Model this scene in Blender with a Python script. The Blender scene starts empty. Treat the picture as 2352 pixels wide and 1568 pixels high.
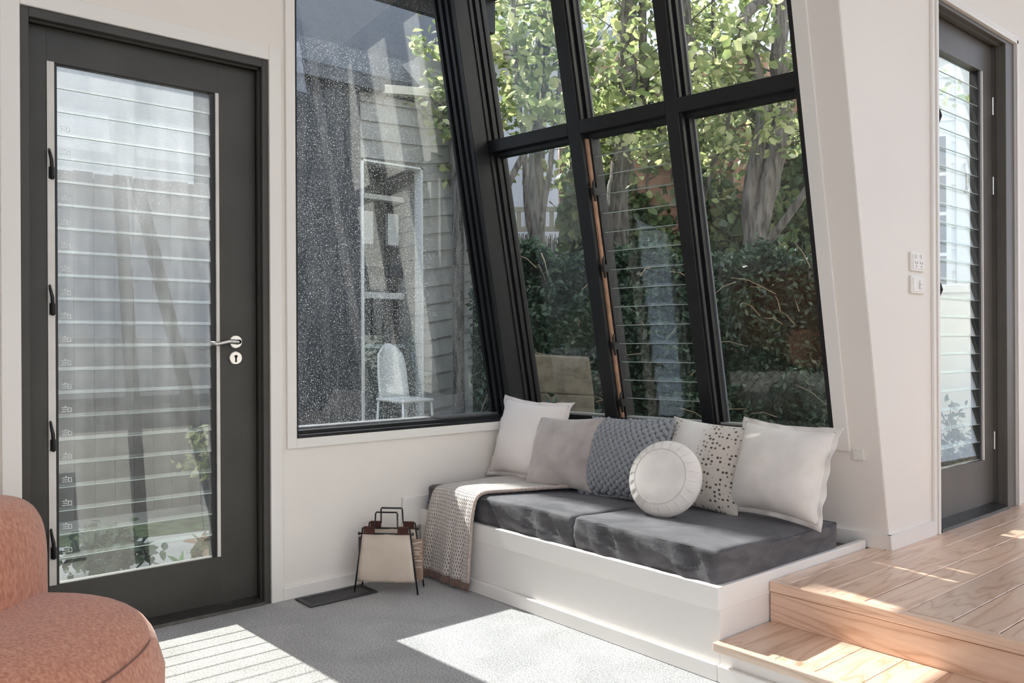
import bpy, bmesh, math, random
from mathutils import Vector, Matrix
import numpy as np

random.seed(7)
RNG = np.random.default_rng(11)
SC = bpy.context.scene
COL = SC.collection

# ------------------------------------------------------------------ camera
cam_d = bpy.data.cameras.new('camera')
cam = bpy.data.objects.new('camera', cam_d)
COL.objects.link(cam)
cam_d.sensor_width = 36.0
cam_d.sensor_fit = 'HORIZONTAL'
cam_d.lens = 36.0 * 1917.99 / 2352.0
cam_d.clip_start = 0.02
yaw, pitch, roll = 0.86618, 0.0, -0.00518
cam.location = (3.0736, -1.0934, 1.00756)
fw = Vector((-math.sin(yaw), math.cos(yaw), 0)); rt = Vector((math.cos(yaw), math.sin(yaw), 0)); up = Vector((0, 0, 1))
r3 = rt * math.cos(roll) + up * math.sin(roll)
u3 = up * math.cos(roll) - rt * math.sin(roll)
m = Matrix((r3, u3, -fw)).transposed().to_4x4()
m.translation = cam.location
cam.matrix_world = m
SC.camera = cam

# ------------------------------------------------------------------ exposure, sky, sun
SC.view_settings.view_transform = 'Standard'
SC.view_settings.look = 'None'
SC.view_settings.exposure = 0.50
SC.view_settings.gamma = 1.0
SC.view_settings.use_curve_mapping = False
SC.cycles.use_denoising = True
SC.cycles.max_bounces = 8
SC.cycles.diffuse_bounces = 5
SC.cycles.glossy_bounces = 3
SC.cycles.transparent_max_bounces = 28
SC.cycles.use_adaptive_sampling = True
SC.cycles.adaptive_threshold = 0.09
SC.cycles.adaptive_min_samples = 16
SC.cycles.sample_clamp_indirect = 6.0
SC.cycles.caustics_reflective = False
SC.cycles.caustics_refractive = False

SUN_DIR = Vector((0.720, 0.024, -0.694)).normalized()
SUN_STRENGTH = 9.0
SKY_STRENGTH = 1.5

world = bpy.data.worlds.new('sky'); SC.world = world
world.use_nodes = True
wn = world.node_tree; wn.nodes.clear()
w_out = wn.nodes.new('ShaderNodeOutputWorld'); w_bg = wn.nodes.new('ShaderNodeBackground')
w_tc = wn.nodes.new('ShaderNodeTexCoord')
w_noise = wn.nodes.new('ShaderNodeTexNoise'); w_noise.inputs['Scale'].default_value = 2.2; w_noise.inputs['Detail'].default_value = 6
w_map = wn.nodes.new('ShaderNodeMapping'); w_map.inputs['Scale'].default_value = (1, 1, 2.2)
w_ramp = wn.nodes.new('ShaderNodeValToRGB')
w_ramp.color_ramp.elements[0].position = 0.40; w_ramp.color_ramp.elements[0].color = (0.56, 0.70, 0.98, 1)
w_ramp.color_ramp.elements[1].position = 0.62; w_ramp.color_ramp.elements[1].color = (0.96, 0.965, 0.98, 1)
wn.links.new(w_tc.outputs['Generated'], w_map.inputs['Vector']); wn.links.new(w_map.outputs[0], w_noise.inputs['Vector'])
wn.links.new(w_noise.outputs['Fac'], w_ramp.inputs[0]); wn.links.new(w_ramp.outputs[0], w_bg.inputs['Color'])
w_bg.inputs['Strength'].default_value = SKY_STRENGTH
wn.links.new(w_bg.outputs[0], w_out.inputs[0])

sun_d = bpy.data.lights.new('sun', 'SUN'); sun_d.energy = SUN_STRENGTH; sun_d.angle = math.radians(0.6); sun_d.color = (1.0, 0.955, 0.90)
sun = bpy.data.objects.new('sun', sun_d); COL.objects.link(sun)
sun.rotation_euler = SUN_DIR.to_track_quat('-Z', 'Y').to_euler(); sun.location = (-6, 1, 8)

# ------------------------------------------------------------------ room constants
DY0, DY1 = -0.5569, 0.2846          # door 1 opening along the left wall (x = 0)
WY0, WZ0 = 0.3937, 0.6283           # window 1 lower left corner
YB, ZB, XB = 0.9677, 0.2763, 1.5851 # bench front, top, right end
ZS, ZP, YP = 0.1192, 0.2478, 1.2315 # step, platform
XC, TAN, YW, ROT = 1.6559, 0.18194, 1.94627, 0.13162
XR, ZST = 1.4989, 0.6685
CEIL = 2.95
def yW(x, z): return YW + ROT * (x - XC) - TAN * z
def yA(z): return 1.4438 - 0.17424 * (z - 1.0579)

# ------------------------------------------------------------------ material helpers
MATS = {}
def nodemat(name):
    mt = bpy.data.materials.new(name); mt.use_nodes = True
    nt = mt.node_tree; nt.nodes.clear()
    out = nt.nodes.new('ShaderNodeOutputMaterial')
    return mt, nt, out
def N(nt, t, **kw):
    n = nt.nodes.new(t)
    for k, v in kw.items():
        if k in n.inputs: n.inputs[k].default_value = v
        else: setattr(n, k, v)
    return n
def ramp(nt, fac, stops):
    r = nt.nodes.new('ShaderNodeValToRGB')
    el = r.color_ramp.elements
    while len(el) < len(stops): el.new(0.5)
    for e, (p_, c) in zip(el, stops):
        e.position = p_; e.color = (*c, 1) if len(c) == 3 else c
    nt.links.new(fac, r.inputs[0])
    return r.outputs[0]
def coords(nt, kind='Object', scale=(1, 1, 1), rot=(0, 0, 0)):
    tc = nt.nodes.new('ShaderNodeTexCoord')
    mp = nt.nodes.new('ShaderNodeMapping'); mp.inputs['Scale'].default_value = scale; mp.inputs['Rotation'].default_value = rot
    nt.links.new(tc.outputs[kind], mp.inputs['Vector'])
    return mp.outputs[0]
def math_(nt, op, a, b=None, c=None):
    n = nt.nodes.new('ShaderNodeMath'); n.operation = op
    for i, x in enumerate((a, b, c)):
        if x is None: continue
        if isinstance(x, (int, float)): n.inputs[i].default_value = x
        else: nt.links.new(x, n.inputs[i])
    return n.outputs[0]
def plain(name, col, rough=0.6, var=0.06, scale=6.0, bump=0.0, bscale=60.0, metallic=0.0, sheen=0.0, spec=0.5, kind='Object'):
    if name in MATS: return MATS[name]
    mt, nt, out = nodemat(name)
    bs = nt.nodes.new('ShaderNodeBsdfPrincipled')
    v = coords(nt, kind)
    nz = N(nt, 'ShaderNodeTexNoise', Scale=scale, Detail=5.0)
    nt.links.new(v, nz.inputs['Vector'])
    lo = tuple(max(0, c * (1 - var)) for c in col); hi = tuple(min(1, c * (1 + var)) for c in col)
    nt.links.new(ramp(nt, nz.outputs['Fac'], [(0.3, lo), (0.7, hi)]), bs.inputs['Base Color'])
    bs.inputs['Roughness'].default_value = rough; bs.inputs['Metallic'].default_value = metallic
    bs.inputs['Specular IOR Level'].default_value = spec
    if sheen:
        bs.inputs['Sheen Weight'].default_value = sheen; bs.inputs['Sheen Roughness'].default_value = 0.4
    if bump:
        nb = N(nt, 'ShaderNodeTexNoise', Scale=bscale, Detail=3.0); nt.links.new(v, nb.inputs['Vector'])
        b = N(nt, 'ShaderNodeBump', Strength=bump, Distance=0.01); nt.links.new(nb.outputs['Fac'], b.inputs['Height'])
        nt.links.new(b.outputs[0], bs.inputs['Normal'])
    nt.links.new(bs.outputs[0], out.inputs[0])
    MATS[name] = mt
    return mt
def glass(name, tint=(0.93, 0.97, 0.95), refl=1.0, dust=0.0, speck=0.0, streak=0.0, dustcol=(0.82, 0.84, 0.86), shade_line=None, zfade=None):
    mt, nt, out = nodemat(name)
    tr = N(nt, 'ShaderNodeBsdfTransparent', Color=(*tint, 1))
    gl = N(nt, 'ShaderNodeBsdfGlossy', Roughness=0.0)
    lw = N(nt, 'ShaderNodeLayerWeight', Blend=0.5)     # Schlick reflectance, the same on both faces of the sheet
    f5 = math_(nt, 'MULTIPLY', math_(nt, 'POWER', lw.outputs['Facing'], 5.0), 0.96)
    fac = math_(nt, 'MINIMUM', math_(nt, 'MULTIPLY', math_(nt, 'ADD', f5, 0.04), refl), 1.0)
    mx = nt.nodes.new('ShaderNodeMixShader')
    nt.links.new(fac, mx.inputs[0]); nt.links.new(tr.outputs[0], mx.inputs[1]); nt.links.new(gl.outputs[0], mx.inputs[2])
    res = mx.outputs[0]
    if dust or speck or streak:
        geo = nt.nodes.new('ShaderNodeNewGeometry')
        pos = geo.outputs['Position']
        n1 = N(nt, 'ShaderNodeTexNoise', Scale=230.0, Detail=2.0); nt.links.new(pos, n1.inputs['Vector'])
        sp = ramp(nt, n1.outputs['Fac'], [(0.61, (0, 0, 0)), (0.70, (1, 1, 1))])
        mp = N(nt, 'ShaderNodeMapping', Scale=(14, 14, 1.2)); nt.links.new(pos, mp.inputs['Vector'])
        n2 = N(nt, 'ShaderNodeTexNoise', Scale=1.6, Detail=6.0); nt.links.new(mp.outputs[0], n2.inputs['Vector'])
        st = ramp(nt, n2.outputs['Fac'], [(0.40, (0, 0, 0)), (0.72, (1, 1, 1))])
        n3 = N(nt, 'ShaderNodeTexNoise', Scale=2.3, Detail=4.0); nt.links.new(pos, n3.inputs['Vector'])
        big = ramp(nt, n3.outputs['Fac'], [(0.3, (0.45, 0.45, 0.45)), (0.7, (1, 1, 1))])
        a = math_(nt, 'MULTIPLY', sp, speck)
        b = math_(nt, 'MULTIPLY', st, streak)
        d = math_(nt, 'ADD', math_(nt, 'ADD', a, b), dust)
        d = math_(nt, 'MULTIPLY', d, big)
        sep = nt.nodes.new('ShaderNodeSeparateXYZ'); nt.links.new(pos, sep.inputs[0])
        if shade_line:   # dust film thinned to imitate shaded glass beyond a slanted line  y + k z > c
            k, c, w = shade_line
            s = math_(nt, 'ADD', sep.outputs['Y'], math_(nt, 'MULTIPLY', sep.outputs['Z'], k))
            mr = N(nt, 'ShaderNodeMapRange'); nt.links.new(s, mr.inputs['Value'])
            mr.inputs['From Min'].default_value = c; mr.inputs['From Max'].default_value = c + w
            mr.inputs['To Min'].default_value = 1; mr.inputs['To Max'].default_value = 0.12
            d = math_(nt, 'MULTIPLY', d, mr.outputs[0])
        if zfade:
            mr = N(nt, 'ShaderNodeMapRange'); nt.links.new(sep.outputs['Z'], mr.inputs['Value'])
            mr.inputs['From Min'].default_value = zfade[0]; mr.inputs['From Max'].default_value = zfade[1]
            mr.inputs['To Min'].default_value = zfade[2]; mr.inputs['To Max'].default_value = 1.0
            d = math_(nt, 'MULTIPLY', d, mr.outputs[0])
        df = N(nt, 'ShaderNodeBsdfDiffuse', Color=(*dustcol, 1)); tl = N(nt, 'ShaderNodeBsdfTranslucent', Color=(*dustcol, 1))
        dm = N(nt, 'ShaderNodeMixShader', Fac=0.5); nt.links.new(df.outputs[0], dm.inputs[1]); nt.links.new(tl.outputs[0], dm.inputs[2])
        m2 = nt.nodes.new('ShaderNodeMixShader'); nt.links.new(d, m2.inputs[0]); nt.links.new(res, m2.inputs[1]); nt.links.new(dm.outputs[0], m2.inputs[2])
        res = m2.outputs[0]
    nt.links.new(res, out.inputs[0])
    MATS[name] = mt
    return mt
def wood(name, axis, c_lo, c_mid, c_hi, rough=0.33):
    mt, nt, out = nodemat(name)
    bs = nt.nodes.new('ShaderNodeBsdfPrincipled')
    geo = nt.nodes.new('ShaderNodeNewGeometry'); oi = nt.nodes.new('ShaderNodeObjectInfo')
    off = nt.nodes.new('ShaderNodeVectorMath'); off.operation = 'ADD'
    cmb = nt.nodes.new('ShaderNodeCombineXYZ')
    r10 = math_(nt, 'MULTIPLY', oi.outputs['Random'], 37.0)
    for i in range(3): nt.links.new(r10, cmb.inputs[i])
    nt.links.new(geo.outputs['Position'], off.inputs[0]); nt.links.new(cmb.outputs[0], off.inputs[1])
    sc = [9.0, 9.0, 9.0]; sc[axis] = 1.0
    mp = N(nt, 'ShaderNodeMapping', Scale=tuple(sc)); nt.links.new(off.outputs[0], mp.inputs['Vector'])
    nz = N(nt, 'ShaderNodeTexNoise', Scale=1.1, Detail=2.0, Distortion=0.6); nt.links.new(mp.outputs[0], nz.inputs['Vector'])
    rings = math_(nt, 'FRACT', math_(nt, 'MULTIPLY', nz.outputs['Fac'], 9.0))
    tri = math_(nt, 'ABSOLUTE', math_(nt, 'SUBTRACT', rings, 0.5))
    grain = ramp(nt, tri, [(0.0, c_lo), (0.16, c_mid), (0.5, c_hi)])
    fine = N(nt, 'ShaderNodeTexNoise', Scale=22.0, Detail=3.0); nt.links.new(mp.outputs[0], fine.inputs['Vector'])
    # knots
    ks = [5.0, 5.0, 5.0]; ks[axis] = 2.6
    mk = N(nt, 'ShaderNodeMapping', Scale=tuple(ks)); nt.links.new(off.outputs[0], mk.inputs['Vector'])
    vo = N(nt, 'ShaderNodeTexVoronoi', Scale=1.0); nt.links.new(mk.outputs[0], vo.inputs['Vector'])
    kn = ramp(nt, vo.outputs['Distance'], [(0.05, (0.16, 0.075, 0.035)), (0.105, (1, 1, 1))])
    mixf = nt.nodes.new('ShaderNodeMix'); mixf.data_type = 'RGBA'; mixf.blend_type = 'MULTIPLY'; mixf.inputs['Factor'].default_value = 0.9
    nt.links.new(grain, mixf.inputs['A']); nt.links.new(kn, mixf.inputs['B'])
    mix2 = nt.nodes.new('ShaderNodeMix'); mix2.data_type = 'RGBA'; mix2.blend_type = 'MULTIPLY'; mix2.inputs['Factor'].default_value = 0.35
    fr_ = ramp(nt, fine.outputs['Fac'], [(0.3, (0.75, 0.72, 0.7)), (0.7, (1, 1, 1))])
    nt.links.new(mixf.outputs['Result'], mix2.inputs['A']); nt.links.new(fr_, mix2.inputs['B'])
    hs = nt.nodes.new('ShaderNodeHueSaturation')
    nt.links.new(math_(nt, 'ADD', math_(nt, 'MULTIPLY', oi.outputs['Random'], 0.22), 0.89), hs.inputs['Value'])
    nt.links.new(mix2.outputs['Result'], hs.inputs['Color'])
    nt.links.new(hs.outputs[0], bs.inputs['Base Color'])
    bs.inputs['Roughness'].default_value = rough; bs.inputs['Coat Weight'].default_value = 0.35; bs.inputs['Coat Roughness'].default_value = 0.28
    nt.links.new(bs.outputs[0], out.inputs[0])
    MATS[name] = mt
    return mt
def leafmat(name, cols, transl=0.4, rough=0.45):
    mt, nt, out = nodemat(name)
    geo = nt.nodes.new('ShaderNodeNewGeometry')
    n = len(cols)
    c = ramp(nt, geo.outputs['Random Per Island'], [(i / max(1, n - 1), cc) for i, cc in enumerate(cols)])
    bs = N(nt, 'ShaderNodeBsdfPrincipled', Roughness=rough); nt.links.new(c, bs.inputs['Base Color'])
    tl = nt.nodes.new('ShaderNodeBsdfTranslucent')
    br = N(nt, 'ShaderNodeHueSaturation', Value=1.5, Saturation=1.1); nt.links.new(c, br.inputs['Color']); nt.links.new(br.outputs[0], tl.inputs['Color'])
    mx = N(nt, 'ShaderNodeMixShader', Fac=transl); nt.links.new(bs.outputs[0], mx.inputs[1]); nt.links.new(tl.outputs[0], mx.inputs[2])
    nt.links.new(mx.outputs[0], out.inputs[0])
    MATS[name] = mt
    return mt

# ------------------------------------------------------------------ object helpers
def link(name, me, mat=None, parent=None, smooth=False):
    if mat is not None and not me.materials: me.materials.append(mat)
    o = bpy.data.objects.new(name, me); COL.objects.link(o)
    if smooth:
        me.polygons.foreach_set('use_smooth', [True] * len(me.polygons))
    if parent is not None:
        o.parent = parent
        o.matrix_parent_inverse = Matrix.Translation(-parent.location)
    return o
def mk(name, verts, faces, mat=None, parent=None, smooth=False):
    me = bpy.data.meshes.new(name); me.from_pydata([tuple(v) for v in verts], [], faces); me.update()
    return link(name, me, mat, parent, smooth)
def tag(o, label, cat, group=None, kind=None):
    o['label'] = label; o['category'] = cat
    if group: o['group'] = group
    if kind: o['kind'] = kind
    return o
def thing(name, label, cat, loc=(0, 0, 0), group=None, kind=None):
    o = bpy.data.objects.new(name, None); COL.objects.link(o); o.location = loc; o.empty_display_size = 0.05
    return tag(o, label, cat, group, kind)
BOXF = [(0, 3, 2, 1), (4, 5, 6, 7), (0, 1, 5, 4), (1, 2, 6, 5), (2, 3, 7, 6), (3, 0, 4, 7)]
def boxv(x0, x1, y0, y1, z0, z1):
    return [(x0, y0, z0), (x1, y0, z0), (x1, y1, z0), (x0, y1, z0), (x0, y0, z1), (x1, y0, z1), (x1, y1, z1), (x0, y1, z1)]
class MB:
    def __init__(s): s.v = []; s.f = []
    def add(s, v, f):
        b = len(s.v); s.v += [tuple(x) for x in v]; s.f += [tuple(i + b for i in q) for q in f]; return s
    def box(s, x0, x1, y0, y1, z0, z1): return s.add(boxv(x0, x1, y0, y1, z0, z1), BOXF)
    def wbox(s, x0, x1, d0, d1, z0, z1):
        return s.add([(x, yW(x, z) + d, z) for x, d, z in boxv(x0, x1, d0, d1, z0, z1)], BOXF)
    def hexa(s, pts): return s.add(pts, BOXF)
    def tube(s, pts, r, n=8, cap=True):
        pts = [Vector(p) for p in pts]
        if not hasattr(r, '__len__'): r = [r] * len(pts)
        b = len(s.v); prev = None
        for i, p in enumerate(pts):
            t = (pts[min(i + 1, len(pts) - 1)] - pts[max(i - 1, 0)]).normalized()
            a = prev if prev is not None else (Vector((0, 0, 1)) if abs(t.z) < 0.9 else Vector((1, 0, 0)))
            a = (a - t * a.dot(t)).normalized(); prev = a
            c = t.cross(a)
            for k in range(n):
                an = 2 * math.pi * k / n
                s.v.append(tuple(p + (a * math.cos(an) + c * math.sin(an)) * r[i]))
        for i in range(len(pts) - 1):
            for k in range(n):
                s.f.append((b + i * n + k, b + i * n + (k + 1) % n, b + (i + 1) * n + (k + 1) % n, b + (i + 1) * n + k))
        if cap:
            s.f.append(tuple(b + k for k in reversed(range(n)))); s.f.append(tuple(b + (len(pts) - 1) * n + k for k in range(n)))
        return s
    def prism(s, poly, ax, a0, a1):
        # poly of 2d points in the two other axes, extruded along ax
        def p3(q, a):
            q = list(q); q.insert(ax, a); return tuple(q)
        n = len(poly); b = len(s.v)
        s.v += [p3(q, a0) for q in poly] + [p3(q, a1) for q in poly]
        s.f.append(tuple(b + i for i in range(n))); s.f.append(tuple(b + n + i for i in reversed(range(n))))
        for i in range(n): s.f.append((b + i, b + n + i, b + n + (i + 1) % n, b + (i + 1) % n))
        return s
    def build(s, name, mat=None, parent=None, smooth=False, bevel=0.0, seg=2):
        me = bpy.data.meshes.new(name); me.from_pydata(s.v, [], s.f); me.update()
        bm = bmesh.new(); bm.from_mesh(me)
        bmesh.ops.recalc_face_normals(bm, faces=bm.faces)
        if bevel: bmesh.ops.bevel(bm, geom=bm.edges[:], offset=bevel, segments=seg, affect='EDGES', profile=0.5, clamp_overlap=True)
        bm.to_mesh(me); bm.free()
        return link(name, me, mat, parent, smooth)
def copy_of(o, delta, parent=None):
    c = o.copy(); COL.objects.link(c)
    c.location = o.location + Vector(delta)
    return c

# ------------------------------------------------------------------ materials
WHITE = plain('wall paint', (0.83, 0.78, 0.72), 0.55, 0.02, 1.5, 0.03, 120)
TRIMW = plain('trim paint', (0.83, 0.795, 0.75), 0.35, 0.015, 2.0, 0.02, 60)
BLACK = plain('black frame paint', (0.010, 0.0105, 0.012), 0.42, 0.25, 9.0, 0.03, 50, spec=0.35)
DOORP = plain('charcoal door paint', (0.047, 0.044, 0.038), 0.45, 0.15, 5.0, 0.04, 40)
CHROME = plain('satin chrome', (0.62, 0.61, 0.59), 0.22, 0.03, 5, 0, 60, metallic=1.0)
PLASTIC = plain('white plastic', (0.80, 0.77, 0.72), 0.35, 0.02)
BLKMETAL = plain('black metal', (0.012, 0.012, 0.013), 0.45, 0.2)
STRIPW = plain('white bead strip', (0.72, 0.69, 0.64), 0.5, 0.06, 12)
RAWWOOD = plain('raw timber bead', (0.42, 0.24, 0.15), 0.6, 0.25, 20)
WOODF = wood('pine boards', 1, (0.62, 0.38, 0.25), (0.78, 0.54, 0.39), (0.82, 0.59, 0.44))
WOODX = wood('pine edge board', 0, (0.62, 0.38, 0.25), (0.78, 0.54, 0.39), (0.82, 0.59, 0.44))
GLASS = glass('clear glass', dust=0.012, speck=0.03)
GLASS_W2 = glass('window glass', (0.94, 0.965, 0.955), 1.0, dust=0.003, speck=0.008, streak=0.012, zfade=(0.6, 2.4, 0.4))
GLASS_W1 = glass('dusty window glass', (0.90, 0.94, 0.96), 1.5, dust=0.004, speck=0.60, streak=0.02)
GLASS_D1 = glass('dusty louvre glass', (0.92, 0.95, 0.94), 1.0, dust=0.15, speck=0.20, streak=0.12, zfade=(0.35, 1.7, 0.12))
GLASSEDGE = plain('green glass edge', (0.40, 0.47, 0.45), 0.15, 0.1)
CARPETB = plain('brown carpet', (0.16, 0.12, 0.09), 0.95, 0.5, 90, 0.5, 200)

def carpet_mat():
    mt, nt, out = nodemat('grey loop carpet')
    bs = N(nt, 'ShaderNodeBsdfPrincipled', Roughness=0.95)
    bs.inputs['Specular IOR Level'].default_value = 0.1
    bs.inputs['Sheen Weight'].default_value = 0.25
    v = coords(nt, 'Object')
    a = N(nt, 'ShaderNodeTexNoise', Scale=170.0, Detail=3.0); nt.links.new(v, a.inputs['Vector'])
    b = N(nt, 'ShaderNodeTexNoise', Scale=4.0, Detail=3.0, Distortion=0.8); nt.links.new(v, b.inputs['Vector'])
    c1 = ramp(nt, a.outputs['Fac'], [(0.30, (0.24, 0.235, 0.23)), (0.70, (0.62, 0.605, 0.585))])
    c2 = ramp(nt, b.outputs['Fac'], [(0.35, (0.84, 0.84, 0.84)), (0.60, (1, 1, 1))])
    mx = nt.nodes.new('ShaderNodeMix'); mx.data_type = 'RGBA'; mx.blend_type = 'MULTIPLY'; mx.inputs['Factor'].default_value = 1
    nt.links.new(c1, mx.inputs['A']); nt.links.new(c2, mx.inputs['B']); nt.links.new(mx.outputs['Result'], bs.inputs['Base Color'])
    bp = N(nt, 'ShaderNodeBump', Strength=0.8, Distance=0.006); nt.links.new(a.outputs['Fac'], bp.inputs['Height']); nt.links.new(bp.outputs[0], bs.inputs['Normal'])
    nt.links.new(bs.outputs[0], out.inputs[0]); return mt
CARPET = carpet_mat()

# ================================================================== STRUCTURE
tag(MB().box(-0.02, 5.2, -3.3, YB + 0.02, -0.08, 0.0).build('floor', CARPET), 'pale grey loop-pile carpet covering the lower floor', 'floor', kind='structure')
def zc_(x): return CEIL + 0.42 * max(0.0, x)
def rake(x0, x1, y0, y1):
    return [(x0, y0, zc_(x0)), (x1, y0, zc_(x1)), (x1, y1, zc_(x1)), (x0, y1, zc_(x0)), (x0, y0, zc_(x0) + 0.12), (x1, y0, zc_(x1) + 0.12), (x1, y1, zc_(x1) + 0.12), (x0, y1, zc_(x0) + 0.12)]
tag(MB().hexa(rake(-0.16, 5.3, -3.4, 1.62)).hexa(rake(1.5, 5.3, 1.62, 5.3)).build('ceiling', WHITE), 'unseen white ceiling raked to let in daylight from the tall side windows', 'ceiling', kind='structure')  # ceiling is unseen, its rake invented to give more daylight

b = MB()
b.box(-0.16, 0, -3.4, DY0, -0.1, CEIL)
b.box(-0.16, 0, DY0, DY1, 2.1, CEIL)
b.box(-0.16, 0, DY1, WY0, -0.1, CEIL)
b.box(-0.16, 0, WY0, 1.74, -0.1, WZ0)
b.prism([(WY0, 2.72), (1.28, 2.72), (1.24, CEIL), (WY0, CEIL)], 0, -0.16, 0)
wl = tag(b.build('wall_left', WHITE), 'white wall holding the louvred door and the dusty picture window', 'wall', kind='structure')

b = MB()
b.wbox(-0.10, XR, 0, 0.14, -0.1, 0.632)
b.wbox(XR, XC - 0.002, 0, 0.14, -0.1, 3.6)
b.wbox(-0.10, XR, 0, 0.14, 2.78, 3.5)
tag(b.build('wall_back', WHITE), 'leaning white wall around the slanted black window', 'wall', kind='structure')

b = MB()
b.prism([(yW(XC, -0.1) + 0.003, -0.1), (2.2905, -0.1), (2.2905, 3.52), (yW(XC, 3.52) + 0.003, 3.52)], 0, 1.50, XC)
b.box(1.50, XC, 2.2905, 3.1172, ZP + 2.1, 3.52)
b.box(1.50, XC, 3.1172, 5.2, -0.1, 3.52)
tag(b.build('wall_right', WHITE), 'cream wall around the grey louvred door beside the power point', 'wall', kind='structure')

# unseen walls around the camera, wide openings invented to admit daylight
b = MB()
b.box(-0.16, 2.8, -3.4, -3.3, -0.1, 2.96); b.prism([(0.0, 2.9), (2.8, 2.9), (2.8, zc_(2.8)), (0.0, zc_(0.0))], 1, -3.4, -3.3); b.box(5.0, 5.3, -3.4, -3.3, -0.1, zc_(5.3))
b.prism([(2.8, 2.70), (5.0, 2.70), (5.0, zc_(5.0)), (2.8, zc_(2.8))], 1, -3.4, -3.3)
tag(b.build('wall_front', WHITE), 'white wall behind the camera with a wide opening added for daylight', 'wall', kind='structure')
b = MB()
ZT = 5.0
b.box(5.2, 5.3, -3.3, -3.1, -0.1, zc_(5.3)); b.box(5.2, 5.3, 5.0, 5.2, -0.1, zc_(5.3))
b.box(5.2, 5.3, -3.1, 5.0, ZT, zc_(5.3)); b.box(5.2, 5.3, 1.3, 5.0, -0.1, 0.30)
tag(b.build('wall_side', WHITE), 'white side wall beside the camera with tall windows added for daylight', 'wall', kind='structure')
w3 = thing('added_window_3', 'tall black framed window wall added for daylight in the raised room', 'window', (5.25, 3.0, 0.3), kind='structure')  # unseen window wall invented for daylight and its reflection in the dusty pane
for yb, yt in ((-2.2, -2.2), (-1.3, -1.3), (-0.4, -0.4), (0.5, 0.5), (1.3, 1.3), (2.15, 1.35), (3.85, 3.05), (4.70, 3.88)):
    MB().hexa([(5.2, yb, 0.0), (5.28, yb, 0.0), (5.28, yb + 0.11, 0.0), (5.2, yb + 0.11, 0.0), (5.2, yt, ZT), (5.28, yt, ZT), (5.28, yt + 0.11, ZT), (5.2, yt + 0.11, ZT)]).build('mullion', BLACK, w3)
MB().box(5.2, 5.28, -3.1, 5.0, 4.36, 4.52).build('transom', BLACK, w3)
MB().box(5.2, 5.28, -3.1, 5.0, 1.95, 2.03).build('transom', BLACK, w3)
tag(MB().box(1.5, 2.3, 5.2, 5.3, -0.1, zc_(1.5)).box(5.0, 5.3, 5.2, 5.3, -0.1, zc_(5.0)).box(2.3, 5.0, 5.2, 5.3, -0.1, 0.45).prism([(1.5, 3.3), (5.3, 3.3), (5.3, zc_(5.3)), (1.5, zc_(1.5))], 1, 5.2, 5.3).build('wall_end', WHITE), 'white end wall of the raised timber room with a wide opening added for daylight', 'wall', kind='structure')  # unseen wall, opened up to bring more light onto the platform
# navy curtain drawn beside the tall window
V, F = [], []
for i in range(121):
    y = 2.96 + 0.76 * i / 120
    for z in (ZP + 0.01, 1.0, 2.0, 3.0, 3.72): V.append((5.10 + 0.025 * math.sin(i * 0.72) + 0.008 * math.sin(i * 1.9 + z), y, z))
for i in range(120):
    for j in range(4): F.append((i * 5 + j, (i + 1) * 5 + j, (i + 1) * 5 + j + 1, i * 5 + j + 1))
e = thing('curtain', 'dark navy curtain drawn beside the tall window', 'curtain', (5.1, 3.3, ZP))
mk('cloth', V, F, plain('navy curtain cloth', (0.02, 0.026, 0.04), 0.9, 0.2, 20), e, True)
MB().tube([(5.10, 2.85, 3.74), (5.10, 3.85, 3.74)], 0.014, 10).build('rod', BLKMETAL, e, True)

# ---- trims on the left wall
def board(name, label, parts, mat=TRIMW, bevel=0.003, kind='structure', cat='trim'):
    e = thing(name, label, cat, parts[0][1][0::2][:3] and (parts[0][1][0], parts[0][1][2], parts[0][1][4]), kind=kind)
    for pn, bx in parts:
        MB().box(*bx).build(pn, mat, e, bevel=bevel)
    return e
board('trim_1', 'white architrave framing the dark door by the armchair',
      [('side_board', (0, 0.014, DY0 - 0.056, DY0, 0, 2.156)), ('side_board', (0, 0.014, DY1, DY1 + 0.048, 0, 2.156)), ('head_board', (0, 0.014, DY0, DY1, 2.1, 2.156))])
b1 = thing('trim_2', 'white architrave round the dusty picture window', 'trim', (0, WY0 - 0.04, 0.59), kind='structure')
MB().box(0, 0.013, WY0 - 0.040, WY0, 0.590, 2.76).build('side_board', TRIMW, b1, bevel=0.003)
MB().prism([(WY0, 0.590), (yA(0.59) + 0.26, 0.590), (yA(0.63) + 0.26, WZ0), (WY0, WZ0)], 0, 0, 0.013).build('sill_board', TRIMW, b1, bevel=0.002)
board('baseboard_left', 'low white skirting under the dusty window beside the floor vent', [('skirting', (0, 0.014, DY1 + 0.048, YB - 0.03, 0, 0.052))], cat='skirting')
board('trim_3', 'white ledge board on the wall at the head of the bench', [('ledge', (0, 0.016, 0.885, 1.60, 0.205, 0.335))])

# skirting on right corner
b = MB()
z0, z1 = ZP, ZP + 0.055
b.hexa([(x, yW(x, z) + d, z) for x, d, z in [(1.0, -0.013, z0), (XC + 0.012, -0.013, z0), (XC + 0.012, 0, z0), (1.0, 0, z0), (1.0, -0.013, z1), (XC + 0.012, -0.013, z1), (XC + 0.012, 0, z1), (1.0, 0, z1)]])
e = thing('baseboard_back', 'white skirting running behind the bench to the slanted corner', 'skirting', (1.3, 1.85, ZP), kind='structure')
b.build('skirting', TRIMW, e)
e = thing('baseboard_right', 'white skirting below the power point and switch', 'skirting', (XC, 1.95, ZP), kind='structure')
b = MB().prism([(yW(XC, z0) - 0.013, z0), (2.262, z0), (2.262, z1), (yW(XC, z1) - 0.013, z1)], 0, XC, XC + 0.013)
b.build('skirting', TRIMW, e)
e = thing('trim_4', 'white moulded architrave framing the grey door', 'trim', (XC, 2.2905, ZP), kind='structure')
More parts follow.
